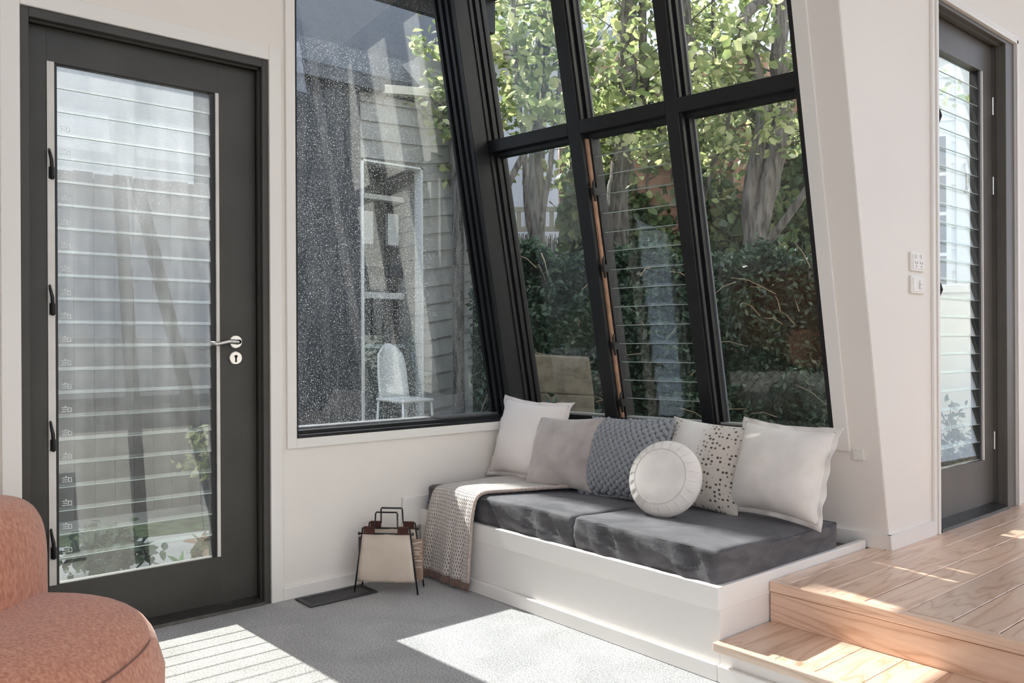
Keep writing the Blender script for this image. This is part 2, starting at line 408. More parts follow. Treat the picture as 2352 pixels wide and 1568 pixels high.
for nm, bx in (('side_board', (XC, XC + 0.012, 2.250, 2.2905, ZP, ZP + 2.142)), ('side_board', (XC, XC + 0.012, 3.1172, 3.165, ZP, ZP + 2.142)), ('head_board', (XC, XC + 0.012, 2.2905, 3.1172, ZP + 2.1, ZP + 2.142)),
               ('moulding', (XC + 0.012, XC + 0.019, 2.274, 2.2905, ZP, ZP + 2.118)), ('moulding', (XC + 0.012, XC + 0.019, 3.1172, 3.134, ZP, ZP + 2.118)), ('moulding', (XC + 0.012, XC + 0.019, 2.274, 3.134, ZP + 2.1, ZP + 2.118))):
    MB().box(*bx).build(nm, TRIMW, e, bevel=0.002)
e = thing('trim_5', 'slim white casing strip down the right of the slanted window', 'trim', (XR, 1.8, 0.63), kind='structure')
MB().wbox(XR + 0.001, XR + 0.052, -0.010, 0.0, 0.60, 2.9).build('casing', TRIMW, e, bevel=0.002)

# ---- timber platform and step
pf = thing('floor_platform', 'raised pine board floor in front of the grey door', 'floor', (1.6, 1.24, 0), kind='structure')
xs = [1.588, 1.646] + [1.646 + 0.1195 * k for k in range(1, 30)]
for a, c in zip(xs[:-1], xs[1:]):
    MB().box(a + 0.0017, c - 0.0017, YP + 0.031, 5.2, ZP - 0.03, ZP + random.uniform(-0.0006, 0.0006)).build('plank', WOODF, pf, bevel=0.0015, seg=1)
MB().box(XB + 0.002, 5.19, YP, YP + 0.030, ZP - 0.034, ZP).build('nosing', WOODX, pf, bevel=0.004)
MB().box(XB + 0.002, 5.19, YP + 0.006, YP + 0.03, ZS, ZP - 0.036).build('riser', WOODX, pf, bevel=0.001, seg=1)
MB().box(XB + 0.01, 5.19, YP + 0.03, 5.2, ZP - 0.06, ZP - 0.032).build('subfloor', plain('dark joint', (0.05, 0.03, 0.02), 0.9), pf)
st = thing('floor_step', 'low pine step below the raised board floor', 'step', (1.6, 0.96, 0), kind='structure')
xs = [XB + 0.002] + [1.652 + 0.1195 * k for k in range(0, 29)]
for a, c in zip(xs[:-1], xs[1:]):
    MB().box(a + 0.0006, c - 0.0006, 0.972, YP + 0.010, ZS - 0.024, ZS + random.uniform(-0.0004, 0.0004)).build('plank', WOODF, st, bevel=0.0012, seg=1)
MB().box(XB - 0.006, 5.19, 0.946, 0.9715, ZS - 0.026, ZS).build('nosing', wood('bleached pine edge', 0, (0.55, 0.40, 0.28), (0.66, 0.50, 0.38), (0.72, 0.57, 0.45)), st, bevel=0.003)
MB().box(XB + 0.001, 5.19, YB + 0.006, YB + 0.03, 0.0, ZS - 0.026).build('riser', TRIMW, st)
MB().box(XB + 0.001, 5.19, YB - 0.010, YB + 0.006, 0.0, 0.052).build('skirting', TRIMW, st, bevel=0.004)

# ================================================================== BENCH
bn = thing('window_bench', 'white built-in window seat box below the slanted window', 'bench', (0.8, 1.3, 0))
MB().box(0.018, XB, YB, YB + 0.022, 0.206, ZB).build('front_rail', TRIMW, bn, bevel=0.002)
MB().box(0.018, XB, YB + 0.006, YB + 0.022, 0.0, 0.206).build('front_panel', TRIMW, bn)
MB().box(0.018, XB, YB - 0.010, YB + 0.006, 0.0, 0.052).build('skirting', TRIMW, bn, bevel=0.004)
MB().box(XB - 0.022, XB, YB + 0.022, 1.862, 0.206, ZB).build('side_rail', TRIMW, bn, bevel=0.002)
MB().box(XB - 0.022, XB - 0.004, YB + 0.022, 1.862, 0.0, 0.206).build('side_panel', TRIMW, bn)
MB().prism([(0.018, YB + 0.022), (XB - 0.022, YB + 0.022), (XB - 0.022, 1.862), (0.018, 1.66)], 2, 0.232, 0.250).build('deck', CARPETB, bn)

# ================================================================== CORNER POST
cp = thing('corner_post', 'black stepped timber post where the two windows meet', 'post', (-0.1, 1.5, 0.6), kind='structure')
def cornerprism(pts, z0, z1):   # pts: list of (x, which, d): which 'A' = window-1 edge, 'W' = slanted wall plane
    def row(z): return [(x, (yA(z) if w == 'A' else yW(x, z)) + d, z) for x, w, d in pts]
    n = len(pts); v = row(z0) + row(z1)
    f = [tuple(range(n)), tuple(range(2 * n - 1, n - 1, -1))] + [(i, i + n, (i + 1) % n + n, (i + 1) % n) for i in range(n)]
    return MB().add(v, f)
cornerprism([(-0.155, 'A', 0), (0, 'A', 0), (0, 'W', 0.0), (-0.008, 'W', 0.12), (-0.155, 'W', 0.12)], 0.60, 2.9).build('post', BLACK, cp)
for i, (x0, x1, d0) in enumerate([(-0.020, -0.002, -0.006), (-0.058, -0.038, -0.010), (-0.098, -0.076, -0.016), (-0.132, -0.116, -0.022)]):
    cornerprism([(x0, 'A', d0), (x1, 'A', d0), (x1, 'A', 0.002), (x0, 'A', 0.002)], 0.64, 2.72).build('bead', BLACK, cp)
for i, (d0, d1, t) in enumerate([(0.004, 0.022, 0.006), (0.036, 0.060, 0.012), (0.066, 0.082, 0.018)]):
    MB().wbox(-0.006, t, d0, d1, 0.66, 1.890).build('bead', BLACK, cp); MB().wbox(-0.006, t, d0, d1, 1.95, 2.78).build('bead', BLACK, cp)

# ================================================================== WINDOW 1 (left wall)
w1 = thing('window_1', 'dusty picture window with a slanting right edge in a black frame', 'window', (-0.1, WY0, WZ0), kind='structure')
MB().box(-0.16, 0.004, WY0, WY0 + 0.010, WZ0, 2.72).build('frame_stile', BLACK, w1)
def slab_w1(z0, z1, x0, x1, d=0.0):
    return MB().prism([(WY0 + 0.010, z0), (yA(z0) - d, z0), (yA(z1) - d, z1), (WY0 + 0.010, z1)], 0, x0, x1)
slab_w1(WZ0, WZ0 + 0.012, -0.16, 0.006).build('sill', BLACK, w1)
slab_w1(WZ0 + 0.012, WZ0 + 0.026, -0.16, -0.030).build('bottom_rail', BLACK, w1)
slab_w1(WZ0 + 0.026, WZ0 + 0.034, -0.155, -0.085).build('glazing_bead', plain('grey reflection bead', (0.16, 0.16, 0.165), 0.5, 0.3, 30), w1)  # bead coloured grey to imitate a whitish reflection along the black frame
slab_w1(2.70, 2.72, -0.16, 0.004).build('head', BLACK, w1)
slab_w1(WZ0 + 0.030, 2.705, -0.143, -0.138, -0.02).build('pane', GLASS_W1, w1)

# ================================================================== WINDOW 2 (slanted)
w2 = thing('window_2', 'tall inward-leaning black window grid behind the cushions', 'window', (0.7, 1.7, 0.63), kind='structure')
def wpart(nm, x0, x1, d0, d1, z0, z1, mat=BLACK, bevel=0.0):
    return MB().wbox(x0, x1, d0, d1, z0, z1).build(nm, mat, w2, bevel=bevel)
ZT0, ZT1 = 1.898, 1.954
for x0, x1 in ((0.470, 0.535), (0.955, 1.011)):
    wpart('mullion', x0, x1, 0.0, 0.105, 0.64, 2.78, BLACK, 0.003)
    for za, zb in ((0.66, ZT0), (ZT1, 2.78)):
        if x0 < 0.6 and zb == ZT0: continue
        wpart('bead', x1, x1 + 0.008, 0.010, 0.026, za, zb); wpart('bead', x1, x1 + 0.014, 0.046, 0.068, za, zb); wpart('bead', x1, x1 + 0.020, 0.072, 0.082, za, zb, plain('grey putty bead', (0.10, 0.105, 0.12), 0.4, 0.15))
        wpart('bead', x0 - 0.010, x0, 0.060, 0.082, za, zb)
for xa, xb in ((0.0, 0.470), (0.535, 0.955), (1.011, XR - 0.017)):
    wpart('transom', xa, xb, 0.0, 0.105, ZT0, ZT1, BLACK, 0.003)
    wpart('bead', xa, xb, 0.040, 0.082, ZT0 - 0.016, ZT0); wpart('bead', xa, xb, 0.060, 0.082, ZT1, ZT1 + 0.010)
    wpart('sill_rail', xa, xb, 0.0, 0.110, 0.632, 0.664)
    wpart('sill_bead', xa, xb, 0.045, 0.080, 0.664, 0.672, plain('pale sill edge', (0.55, 0.54, 0.52), 0.5, 0.1))
wpart('jamb', XR - 0.017, XR, -0.004, 0.11, 0.632, 2.78)
wpart('head', 0.0, XR, 0, 0.11, 2.74, 2.78)
for xa, xb in ((0.010, 0.468), (0.537, 0.953), (1.013, XR - 0.015)):
    wpart('pane', xa, xb, 0.084, 0.089, ZT1 + 0.002, 2.76, GLASS_W2)
for xa, xb in ((0.010, 0.468), (1.013, XR - 0.015)):
    wpart('pane', xa, xb, 0.084, 0.089, 0.662, ZT0 - 0.002, GLASS_W2)
# louvre bay
wpart('timber_bead', 0.5355, 0.545, 0.024, 0.040, 0.665, 1.878, RAWWOOD)
wpart('louvre_channel', 0.5355, 0.552, 0.044, 0.100, 0.665, 1.89, BLKMETAL)
wpart('louvre_channel', 0.941, 0.9545, 0.044, 0.100, 0.665, 1.89, BLKMETAL)
pitch_l = (1.888 - 0.672) / 15
for k in range(15):
    zc0 = 0.672 + pitch_l * k; zc1 = zc0 + pitch_l + 0.012
    v = []
    for dd in (0.0, 0.005):
        for x, z, lean in ((0.548, zc0, 0.072), (0.945, zc0, 0.072), (0.945, zc1, 0.080), (0.548, zc1, 0.080)):
            v.append((x, yW(x, z) + lean + dd - (0.014 if z == zc0 else 0.0), z))
    bl = mk('louvre_blade', v, [(0, 1, 2, 3), (7, 6, 5, 4), (3, 2, 6, 7), (0, 4, 5, 1), (1, 5, 6, 2), (0, 3, 7, 4)], GLASS_W2, w2)
    e_ = [(0.548, yW(0.548, zc0) + 0.056, zc0 - 0.0015), (0.945, yW(0.945, zc0) + 0.056, zc0 - 0.0015)]
    MB().hexa([(e_[0][0], e_[0][1], zc0 - 0.002), (e_[1][0], e_[1][1], zc0 - 0.002), (e_[1][0], e_[1][1] + 0.006, zc0 - 0.002), (e_[0][0], e_[0][1] + 0.006, zc0 - 0.002),
               (e_[0][0], e_[0][1], zc0 + 0.001), (e_[1][0], e_[1][1], zc0 + 0.001), (e_[1][0], e_[1][1] + 0.006, zc0 + 0.001), (e_[0][0], e_[0][1] + 0.006, zc0 + 0.001)]).build('blade_edge', GLASSEDGE, bl)
    bl.children[0].matrix_parent_inverse = Matrix.Identity(4)
for zc in (1.66, 1.33, 0.99, 0.735):
    b = MB()
    pts = [(0.546, yW(0.546, zc) + 0.030, zc + 0.045), (0.556, yW(0.546, zc) + 0.014, zc + 0.020), (0.552, yW(0.546, zc) + 0.022, zc - 0.012), (0.548, yW(0.546, zc) + 0.036, zc - 0.045)]
    b.tube(pts, [0.005, 0.006, 0.006, 0.005], 6)
    b.wbox(0.540, 0.556, 0.020, 0.048, zc - 0.02, zc + 0.012)
    b.build('louvre_lever', BLKMETAL, w2)

# ================================================================== LOUVRED DOORS
def stamp_mesh():
    b = MB(); t = 0.0004
    for i, (a, c) in enumerate([(0.000, 0.017), (0.003, 0.017), (0.0, 0.017)]):
        b.box(-t, t, a, c, 0.004 + 0.007 * i, 0.0058 + 0.007 * i)
    for y0_, y1_, z0_, z1_ in ((0.019, 0.0208, 0.003, 0.021), (0.019, 0.030, 0.003, 0.0048), (0.0285, 0.0303, 0.003, 0.018), (0.019, 0.030, 0.0165, 0.0183), (0.011, 0.014, 0.021, 0.0245)):
        b.box(-t, t, y0_, y1_, z0_, z1_)
    me = bpy.data.meshes.new('stamp'); me.from_pydata(b.v, [], b.f); me.update()
    me.materials.append(plain('frosted etch print', (0.85, 0.88, 0.88), 0.6, 0.02)); return me
STAMP = stamp_mesh()
def louvre_door(name, label, x, yj0, yj1, yl0, yl1, z0, ztop, zleaf, gy0, gy1, gz0, gz1, nb, gmat, paint, stamps, clips, handle):
    # x: room face of wall, leaf room face at xl
    d = thing(name, label, 'door', (x, yj0, z0), kind='structure')
    xl = x - 0.054
    MB().box(x - 0.15, x + 0.004, yj0, yl0, z0, ztop).build('jamb', paint, d, bevel=0.002)
    MB().box(x - 0.15, x + 0.004, yl1, yj1, z0, ztop).build('jamb', paint, d, bevel=0.002)
    MB().box(x - 0.15, x + 0.004, yl0, yl1, zleaf + 0.003, ztop).build('head_jamb', paint, d, bevel=0.002)
    for bx in ((xl - 0.06, xl - 0.042, yl0, yl0 + 0.012, z0, zleaf), (xl - 0.06, xl - 0.042, yl1 - 0.012, yl1, z0, zleaf), (xl + 0.020, xl + 0.034, yl1 - 0.006, yl1, z0, zleaf), (xl + 0.020, xl + 0.034, yl0, yl1, zleaf - 0.004, zleaf + 0.003)):
        MB().box(*bx).build('door_stop', paint, d)
    MB().prism([(x + 0.022, z0), (x + 0.018, z0 + 0.012), (xl + 0.002, z0 + 0.026), (x - 0.15, z0 + 0.026), (x - 0.15, z0)], 1, yl0, yl1)
    sill = MB()
    sill.hexa([(x - 0.15, yl0, z0 - 0.01), (x + 0.014, yl0, z0 - 0.01), (x + 0.014, yl1, z0 - 0.01), (x - 0.15, yl1, z0 - 0.01), (x - 0.15, yl0, z0 + 0.042), (x + 0.010, yl0, z0 + 0.012), (x + 0.010, yl1, z0 + 0.012), (x - 0.15, yl1, z0 + 0.042)])
    sill.build('threshold', plain('scuffed metal sill', (0.07, 0.068, 0.062), 0.3, 0.3, 20, metallic=0.4), d)
    zb = z0 + 0.022; xb_, xf_ = xl - 0.040, xl
    a0, a1 = gy0, gy1
    MB().box(xb_, xf_, yl0 + 0.003, a0, zb, zleaf).build('stile', paint, d, bevel=0.0015)
    MB().box(xb_, xf_, a1, yl1 - 0.003, zb, zleaf).build('stile', paint, d, bevel=0.0015)
    MB().box(xb_, xf_, a0, a1, zb, gz0).build('bottom_rail', paint, d)
    MB().box(xb_, xf_, a0, a1, gz1, zleaf).build('top_rail', paint, d)
    MB().box(xb_ + 0.004, xf_ + 0.004, a0, a0 + 0.022, gz0, gz1).build('bead_strip', STRIPW, d)
    MB().box(xb_ + 0.004, xf_ + 0.002, a1 - 0.012, a1, gz0, gz1).build('bead_strip', STRIPW, d)
    MB().box(xb_, xf_ - 0.006, a0 + 0.022, a0 + 0.032, gz0, gz1).build('louvre_channel', BLKMETAL, d)
    MB().box(xb_, xf_ - 0.006, a1 - 0.030, a1 - 0.012, gz0, gz1).build('louvre_channel', BLKMETAL, d)
    y0_, y1_ = a0 + 0.030, a1 - 0.028
    pt = (gz1 - 0.004 - gz0 - 0.004) / nb; h = pt + 0.011
    xc_ = xl - 0.020
    zb0 = gz0 + 0.004
    def bmesh_blade():
        v = []
        for dx in (0.0, 0.004):
            v += [(xc_ + 0.009 + dx, y0_, zb0), (xc_ + 0.009 + dx, y1_, zb0), (xc_ - 0.004 + dx, y1_, zb0 + h), (xc_ - 0.004 + dx, y0_, zb0 + h)]
        return mk('louvre_blade', v, [(3, 2, 1, 0), (4, 5, 6, 7), (0, 1, 5, 4), (2, 3, 7, 6), (1, 2, 6, 5), (3, 0, 4, 7)], gmat, d)
    first = bmesh_blade()
    edge0 = MB().box(xc_ + 0.008, xc_ + 0.0135, y0_, y1_, zb0 - 0.0006, zb0 + 0.0008).build('blade_edge', GLASSEDGE, first)
    edge0.matrix_parent_inverse = Matrix.Identity(4)
    for k in range(nb):
        if k == 0: bl = first
        else:
            bl = copy_of(first, (0, 0, pt * k))
            ed = edge0.copy(); COL.objects.link(ed); ed.parent = bl
        if stamps and k < nb - 2:
            s = bpy.data.objects.new('stamp', STAMP); COL.objects.link(s); s.parent = bl
            s.matrix_parent_inverse = Matrix.Identity(4)
            s.location = (xc_ + 0.0095 + 0.0028, y0_ + 0.012, zb0 + 0.014); s.rotation_euler = (0, -0.16, 0)
    for zc in clips:
        b = MB()
        b.tube([(xl + 0.002, a0 + 0.006, zc + 0.048), (xl + 0.026, a0 + 0.004, zc + 0.030), (xl + 0.030, a0 + 0.008, zc + 0.008), (xl + 0.016, a0 + 0.012, zc - 0.020), (xl + 0.006, a0 + 0.014, zc - 0.052)], [0.004, 0.005, 0.006, 0.006, 0.005], 7)
        b.box(xl - 0.004, xl + 0.012, a0 + 0.004, a0 + 0.020, zc - 0.050, zc - 0.012)
        b.build('louvre_lever', BLKMETAL, d, smooth=True)
    if handle:
        hy, hz = handle
        def disc(r, zc, t):
            b = MB(); b.tube([(xl, hy, zc), (xl + t * 0.7, hy, zc), (xl + t, hy, zc)], [r, r, r * 0.9], 24); return b
        hd = disc(0.026, hz, 0.009)
        hb = hd.build('handle', CHROME, d, smooth=False)
        g = MB().tube([(xl + 0.008, hy, hz), (xl + 0.040, hy, hz), (xl + 0.052, hy - 0.012, hz - 0.002), (xl + 0.054, hy - 0.045, hz + 0.002), (xl + 0.050, hy - 0.085, hz - 0.008), (xl + 0.046, hy - 0.112, hz - 0.004)], [0.009, 0.009, 0.009, 0.008, 0.008, 0.006], 12).build('lever', CHROME, hb, smooth=True)
        g.matrix_parent_inverse = Matrix.Identity(4)
        kb = disc(0.026, hz - 0.062, 0.008).build('keyhole_plate', CHROME, d)
        g = MB().box(xl + 0.008, xl + 0.0095, hy - 0.003, hy + 0.003, hz - 0.078, hz - 0.056).tube([(xl + 0.007, hy, hz - 0.056), (xl + 0.0095, hy, hz - 0.056)], 0.006, 12).build('keyhole', BLKMETAL, kb)
        g.matrix_parent_inverse = Matrix.Identity(4)
    return d
louvre_door('door_1', 'charcoal door glazed with dusty glass louvres beside the armchair', 0.0, DY0, DY1, -0.530, 0.2593, 0.0, 2.1, 2.066,
            -0.468, 0.112, 0.200, 1.952, 22, GLASS_D1, DOORP, True, (1.61, 1.155, 0.70, 0.34), (0.172, 1.012))
louvre_door('door_2', 'grey door glazed with clear louvres above the raised floor', XC, 2.2905, 3.1172, 2.318, 3.020, ZP, ZP + 2.1, 2.328,
            2.398, 2.912, 0.470, 2.198, 22, GLASS, plain('lit grey door paint', (0.115, 0.105, 0.092), 0.42, 0.1, 5, 0.04, 40), False, (1.9, 1.2), None)  # dark door paint made paler to stand for the stronger light here
# chrome hinges of door 2
d2 = bpy.data.objects['door_2']
for zc in (2.06, 1.70, 0.55):
    MB().tube([(XC - 0.050, 3.018, zc - 0.04), (XC - 0.050, 3.018, zc + 0.04)], 0.006, 10).build('hinge', CHROME, d2)

# ================================================================== BENCH MATTRESSES
def velvet(name, base, hi):
    mt, nt, out = nodemat(name)
    bs = N(nt, 'ShaderNodeBsdfPrincipled', Roughness=0.75)
    v = coords(nt, 'Object', (3, 3, 9), (0.3, 0.5, 0.2))
    nz = N(nt, 'ShaderNodeTexNoise', Scale=2.2, Detail=7.0, Distortion=1.2); nt.links.new(v, nz.inputs['Vector'])
    nt.links.new(ramp(nt, nz.outputs['Fac'], [(0.35, base), (0.68, hi)]), bs.inputs['Base Color'])
    bs.inputs['Sheen Weight'].default_value = 0.12; bs.inputs['Sheen Roughness'].default_value = 0.45; bs.inputs['Sheen Tint'].default_value = (0.75, 0.74, 0.78, 1)
    bs.inputs['Specular IOR Level'].default_value = 0.25
    n2 = N(nt, 'ShaderNodeTexNoise', Scale=180.0, Detail=2.0); nt.links.new(coords(nt, 'Object'), n2.inputs['Vector'])
    bp = N(nt, 'ShaderNodeBump', Strength=0.25, Distance=0.004); nt.links.new(n2.outputs['Fac'], bp.inputs['Height']); nt.links.new(bp.outputs[0], bs.inputs['Normal'])
    nt.links.new(bs.outputs[0], out.inputs[0]); MATS[name] = mt; return mt
VELVET = velvet('charcoal velvet', (0.075, 0.072, 0.075), (0.135, 0.128, 0.132))
def fbm(x, y, seed=0):
    s = 0
    for k, (fx, fy, ph, a) in enumerate(((9, 4, 0.3, 1), (17, -11, 1.7, .6), (-23, 15, 2.9, .4), (37, 29, 0.7, .25), (53, -41, 4.1, .15))):
        s += a * math.sin(fx * x + fy * y + ph + seed * 1.37 * (k + 1))
    return s
def mattress(name, label, x0, x1, y0, y1, z0, z1, seed):
    nx, ny, nz = 56, 34, 12
    bm = bmesh.new()
    W, D, H = x1 - x0, y1 - y0, z1 - z0
    bmesh.ops.create_cube(bm, size=1.0)
    bm.free()
    # rounded box built as a subdivided cube
    verts = {}; V = []; F = []
    def vid(i, j, k):
        if (i, j, k) not in verts:
            verts[(i, j, k)] = len(V)
            x, y, z = W * i / nx, D * j / ny, H * k / nz
            r = 0.016
            q = Vector((min(max(x, r), W - r), min(max(y, r), D - r), min(max(z, r), H - r)))
            dlt = Vector((x, y, z)) - q
            if dlt.length > 1e-9: p_ = q + dlt.normalized() * r
            else: p_ = Vector((x, y, z))
            # velvet wrinkles on the front face, slight crown on top
            fy = max(0.0, 1 - y / 0.03); u = x; w = z / H
            wr = math.sin(math.pi * min(1, max(0, w)))
            p_.y += fy * (0.0085 * fbm(u * 2.4 + w * 0.50, w * 0.35 - u * 1.1, seed) * wr - 0.004 * wr)
            fx = max(0.0, 1 - (W - x) / 0.03)
            p_.x += fx * 0.0015 * fbm(y * 1.2, w * 0.4, seed + 3) * wr
            if w > 0.9: p_.z += 0.0022 * fbm(x * 0.45, y * 0.45, seed + 1) + 0.004 * math.sin(math.pi * x / W) * math.sin(math.pi * y / D) - 0.022 * (y / D)
            V.append((x0 + p_.x, y0 + p_.y, z0 + p_.z))
        return verts[(i, j, k)]
    for i in range(nx):
        for j in range(ny):
            F.append((vid(i, j, nz), vid(i + 1, j, nz), vid(i + 1, j + 1, nz), vid(i, j + 1, nz)))
            F.append((vid(i, j + 1, 0), vid(i + 1, j + 1, 0), vid(i + 1, j, 0), vid(i, j, 0)))
        for k in range(nz):
            F.append((vid(i, 0, k), vid(i + 1, 0, k), vid(i + 1, 0, k + 1), vid(i, 0, k + 1)))
            F.append((vid(i + 1, ny, k), vid(i, ny, k), vid(i, ny, k + 1), vid(i + 1, ny, k + 1)))
    for j in range(ny):
        for k in range(nz):
            F.append((vid(0, j + 1, k), vid(0, j, k), vid(0, j, k + 1), vid(0, j + 1, k + 1)))
            F.append((vid(nx, j, k), vid(nx, j + 1, k), vid(nx, j + 1, k + 1), vid(nx, j, k + 1)))
    e = thing(name, label, 'mattress', (x0 + W / 2, y0 + D / 2, z0), 'velvet seat mattresses')
    mk('cushion', V, F, VELVET, e, True)
    # piped seam along the top edge
    pts = [(x0 + 0.012, y0 + 0.003, z1 - 0.012), (x1 - 0.012, y0 + 0.003, z1 - 0.012), (x1 - 0.003, y0 + 0.012, z1 - 0.013), (x1 - 0.003, y1 - 0.02, z1 - 0.030)]
    MB().tube(pts, 0.0016, 6).build('seam', VELVET, e, True)
    return e
mattress('seat_mattress', 'charcoal velvet seat mattress half covered by the knitted throw', 0.040, 0.947, YB + 0.026, 1.640, 0.250, 0.385, 2)
mattress('seat_mattress', 'charcoal velvet seat mattress nearest the pine step, under the spotted cushion', 0.953, 1.572, YB + 0.026, 1.690, 0.250, 0.385, 5)
ZM = 0.375

# ================================================================== CUSHIONS
def fabric(name, col, var=0.06, scale=14, bump=0.25, bscale=260, sheen=0.15, weave=True):
    if name in MATS: return MATS[name]
    mt, nt, out = nodemat(name)
    bs = N(nt, 'ShaderNodeBsdfPrincipled', Roughness=0.85)
    bs.inputs['Specular IOR Level'].default_value = 0.2; bs.inputs['Sheen Weight'].default_value = sheen
    v = coords(nt, 'Object')
    nz = N(nt, 'ShaderNodeTexNoise', Scale=scale, Detail=5.0); nt.links.new(v, nz.inputs['Vector'])
    nt.links.new(ramp(nt, nz.outputs['Fac'], [(0.3, tuple(c * (1 - var) for c in col)), (0.7, tuple(min(1, c * (1 + var)) for c in col))]), bs.inputs['Base Color'])
    n2 = N(nt, 'ShaderNodeTexNoise', Scale=bscale, Detail=2.0); nt.links.new(v, n2.inputs['Vector'])
    bp = N(nt, 'ShaderNodeBump', Strength=bump, Distance=0.003); nt.links.new(n2.outputs['Fac'], bp.inputs['Height']); nt.links.new(bp.outputs[0], bs.inputs['Normal'])
    nt.links.new(bs.outputs[0], out.inputs[0]); MATS[name] = mt; return mt
def frame_of(base, yawd, lean, roll_=0.0):
    """base: world point under the cushion's lower edge middle; local x right, y up along cushion, z out of the face (towards the room)"""
    a = math.radians(yawd); l = math.radians(lean)
    xr = Vector((math.cos(a), math.sin(a), 0)); back = Vector((-math.sin(a), math.cos(a), 0))
    upv = Vector((0, 0, 1)) * math.cos(l) + back * math.sin(l)
    nrm = xr.cross(upv)
    if roll_:
        R = Matrix.Rotation(math.radians(roll_), 3, nrm); xr = R @ xr; upv = R @ upv
    return Vector(base), xr, upv, nrm
def pillow_pt(u, v, w, h, T, pinch, seed, wr, side, sag=0.0):
    au, av = abs(u), abs(v)
    x = w / 2 * u * (1 - pinch * (1 - v * v) * au ** 2)
    y = h / 2 * v * (1 - pinch * (1 - u * u) * av ** 2)
    t = T * max(0.0, (1 - au ** 2.4)) ** 0.52 * max(0.0, (1 - av ** 2.4)) ** 0.52
    e = min(1, t / T * 2.5)
    t += wr * fbm(u * 0.30, v * 0.30, seed) * e
    # gather wrinkles at corners
    t += wr * 1.2 * math.sin(18 * (u - v) + seed) * (au * av) ** 3 * e
    return x, y + sag * (1 - v) * 0, t * side
def pillow(name, label, base, yawd, lean, w, h, T, mat, pinch=0.10, seed=0, wr=0.002, roll_=0.0, flange=0.0, fmat=None, n=34, group='scatter cushions', cut=0.0):
    o, xr, upv, nrm = frame_of(base, yawd, lean, roll_)
    e = thing(name, label, 'cushion', base, group)
    c = o + upv * (h / 2)
    V, F, UV = [], [], []
    def P(x, y, z): return c + xr * x + upv * y + nrm * z
    idx = {}
    for side in (1, -1):
        for i in range(n + 1):
            for j in range(n + 1):
                u = -math.cos(math.pi * i / n); v = -math.cos(math.pi * j / n)
                bd = i in (0, n) or j in (0, n)
                key = (i, j, 0 if bd else side)
                if key in idx: continue
                x, y, z = pillow_pt(u, v, w, h, T / 2, pinch, seed, wr if side == 1 else 0, side)
                idx[key] = len(V); V.append(P(x, y, z)); UV.append(((u + 1) / 2, (v + 1) / 2))
        g = lambda i, j: idx[(i, j, 0 if (i in (0, n) or j in (0, n)) else side)]
        for i in range(n):
            for j in range(n):
                q = (g(i, j), g(i + 1, j), g(i + 1, j + 1), g(i, j + 1))
                F.append(q if side == 1 else q[::-1])
    body = mk('cover', V, F, mat, e, True)
    uvl = body.data.uv_layers.new(name='uv')
    for lp in body.data.loops: uvl.data[lp.index].uv = UV[lp.vertex_index]
    if flange:
        b = MB(); m_ = 120; ring = []
        def edge(s):
            s = s % 4; k = int(s); t = -1 + 2 * (s - k)
            u, v = [(t, -1), (1, t), (-t, 1), (-1, -t)][k]
            return u, v
        for q in range(m_):
            u, v = edge(4 * q / m_)
            x, y, _ = pillow_pt(u, v, w, h, T / 2, pinch, 0, 0, 1)
            cx = 1 + 2 * flange / w; ww = 0.35 * flange * math.sin(q * 0.9) + 0.3 * flange * math.sin(q * 0.37 + seed)
            ring.append((x, y, ww, cx))
        for (x, y, ww, cx) in ring:
            for xx, yy, zz in ((x * 0.975, y * 0.975, 0.0025), (x * cx, y * (1 + 2 * flange / h), 0.0022 + ww), (x * cx, y * (1 + 2 * flange / h), -0.0022 + ww), (x * 0.975, y * 0.975, -0.0025)):
                b.v.append(tuple(P(xx, yy, zz)))
        for q in range(m_):
            a, c2 = 4 * q, 4 * ((q + 1) % m_)
            for k in range(3): b.f.append((a + k, c2 + k, c2 + k + 1, a + k + 1))
        b.build('flange', fmat or mat, e, True)
        s = MB(); s.tube([P(x * 0.985, y * 0.985, 0.004) for (x, y, _, _) in ring] + [P(ring[0][0] * 0.985, ring[0][1] * 0.985, 0.004)], 0.0011, 5, cap=False)
        s.build('stitching', fabric('taupe stitching', (0.40, 0.32, 0.27)), e, True)
    return e, P
CREAM = fabric('cream linen', (0.82, 0.765, 0.71)); BLUSH = fabric('blush cotton', (0.83, 0.765, 0.715), 0.04, 5)
TAUPE = fabric('taupe velvet', (0.47, 0.415, 0.385), 0.22, 9, 0.2, 200, 0.5)
pillow('square_cushion', 'large pale blush cushion with a flanged edge beside the dusty window', (0.224, 1.372, ZM + 0.016), 5, 17, 0.40, 0.355, 0.15, BLUSH, 0.10, 1, 0.0016, roll_=-2, flange=0.018)
pillow('square_cushion', 'creased taupe velvet cushion between the blush and grey woven cushions', (0.505, 1.335, ZM + 0.006), 8, 20, 0.36, 0.320, 0.11, TAUPE, 0.09, 4, 0.0042, roll_=2)
e3, P3 = pillow('woven_cushion', 'chunky grey basket-weave cushion behind the round cushion', (0.800, 1.388, ZM), 3, 21, 0.41, 0.335, 0.13, fabric('dark grey yarn core', (0.16, 0.165, 0.175)), 0.07, 0, 0.0, roll_=3)
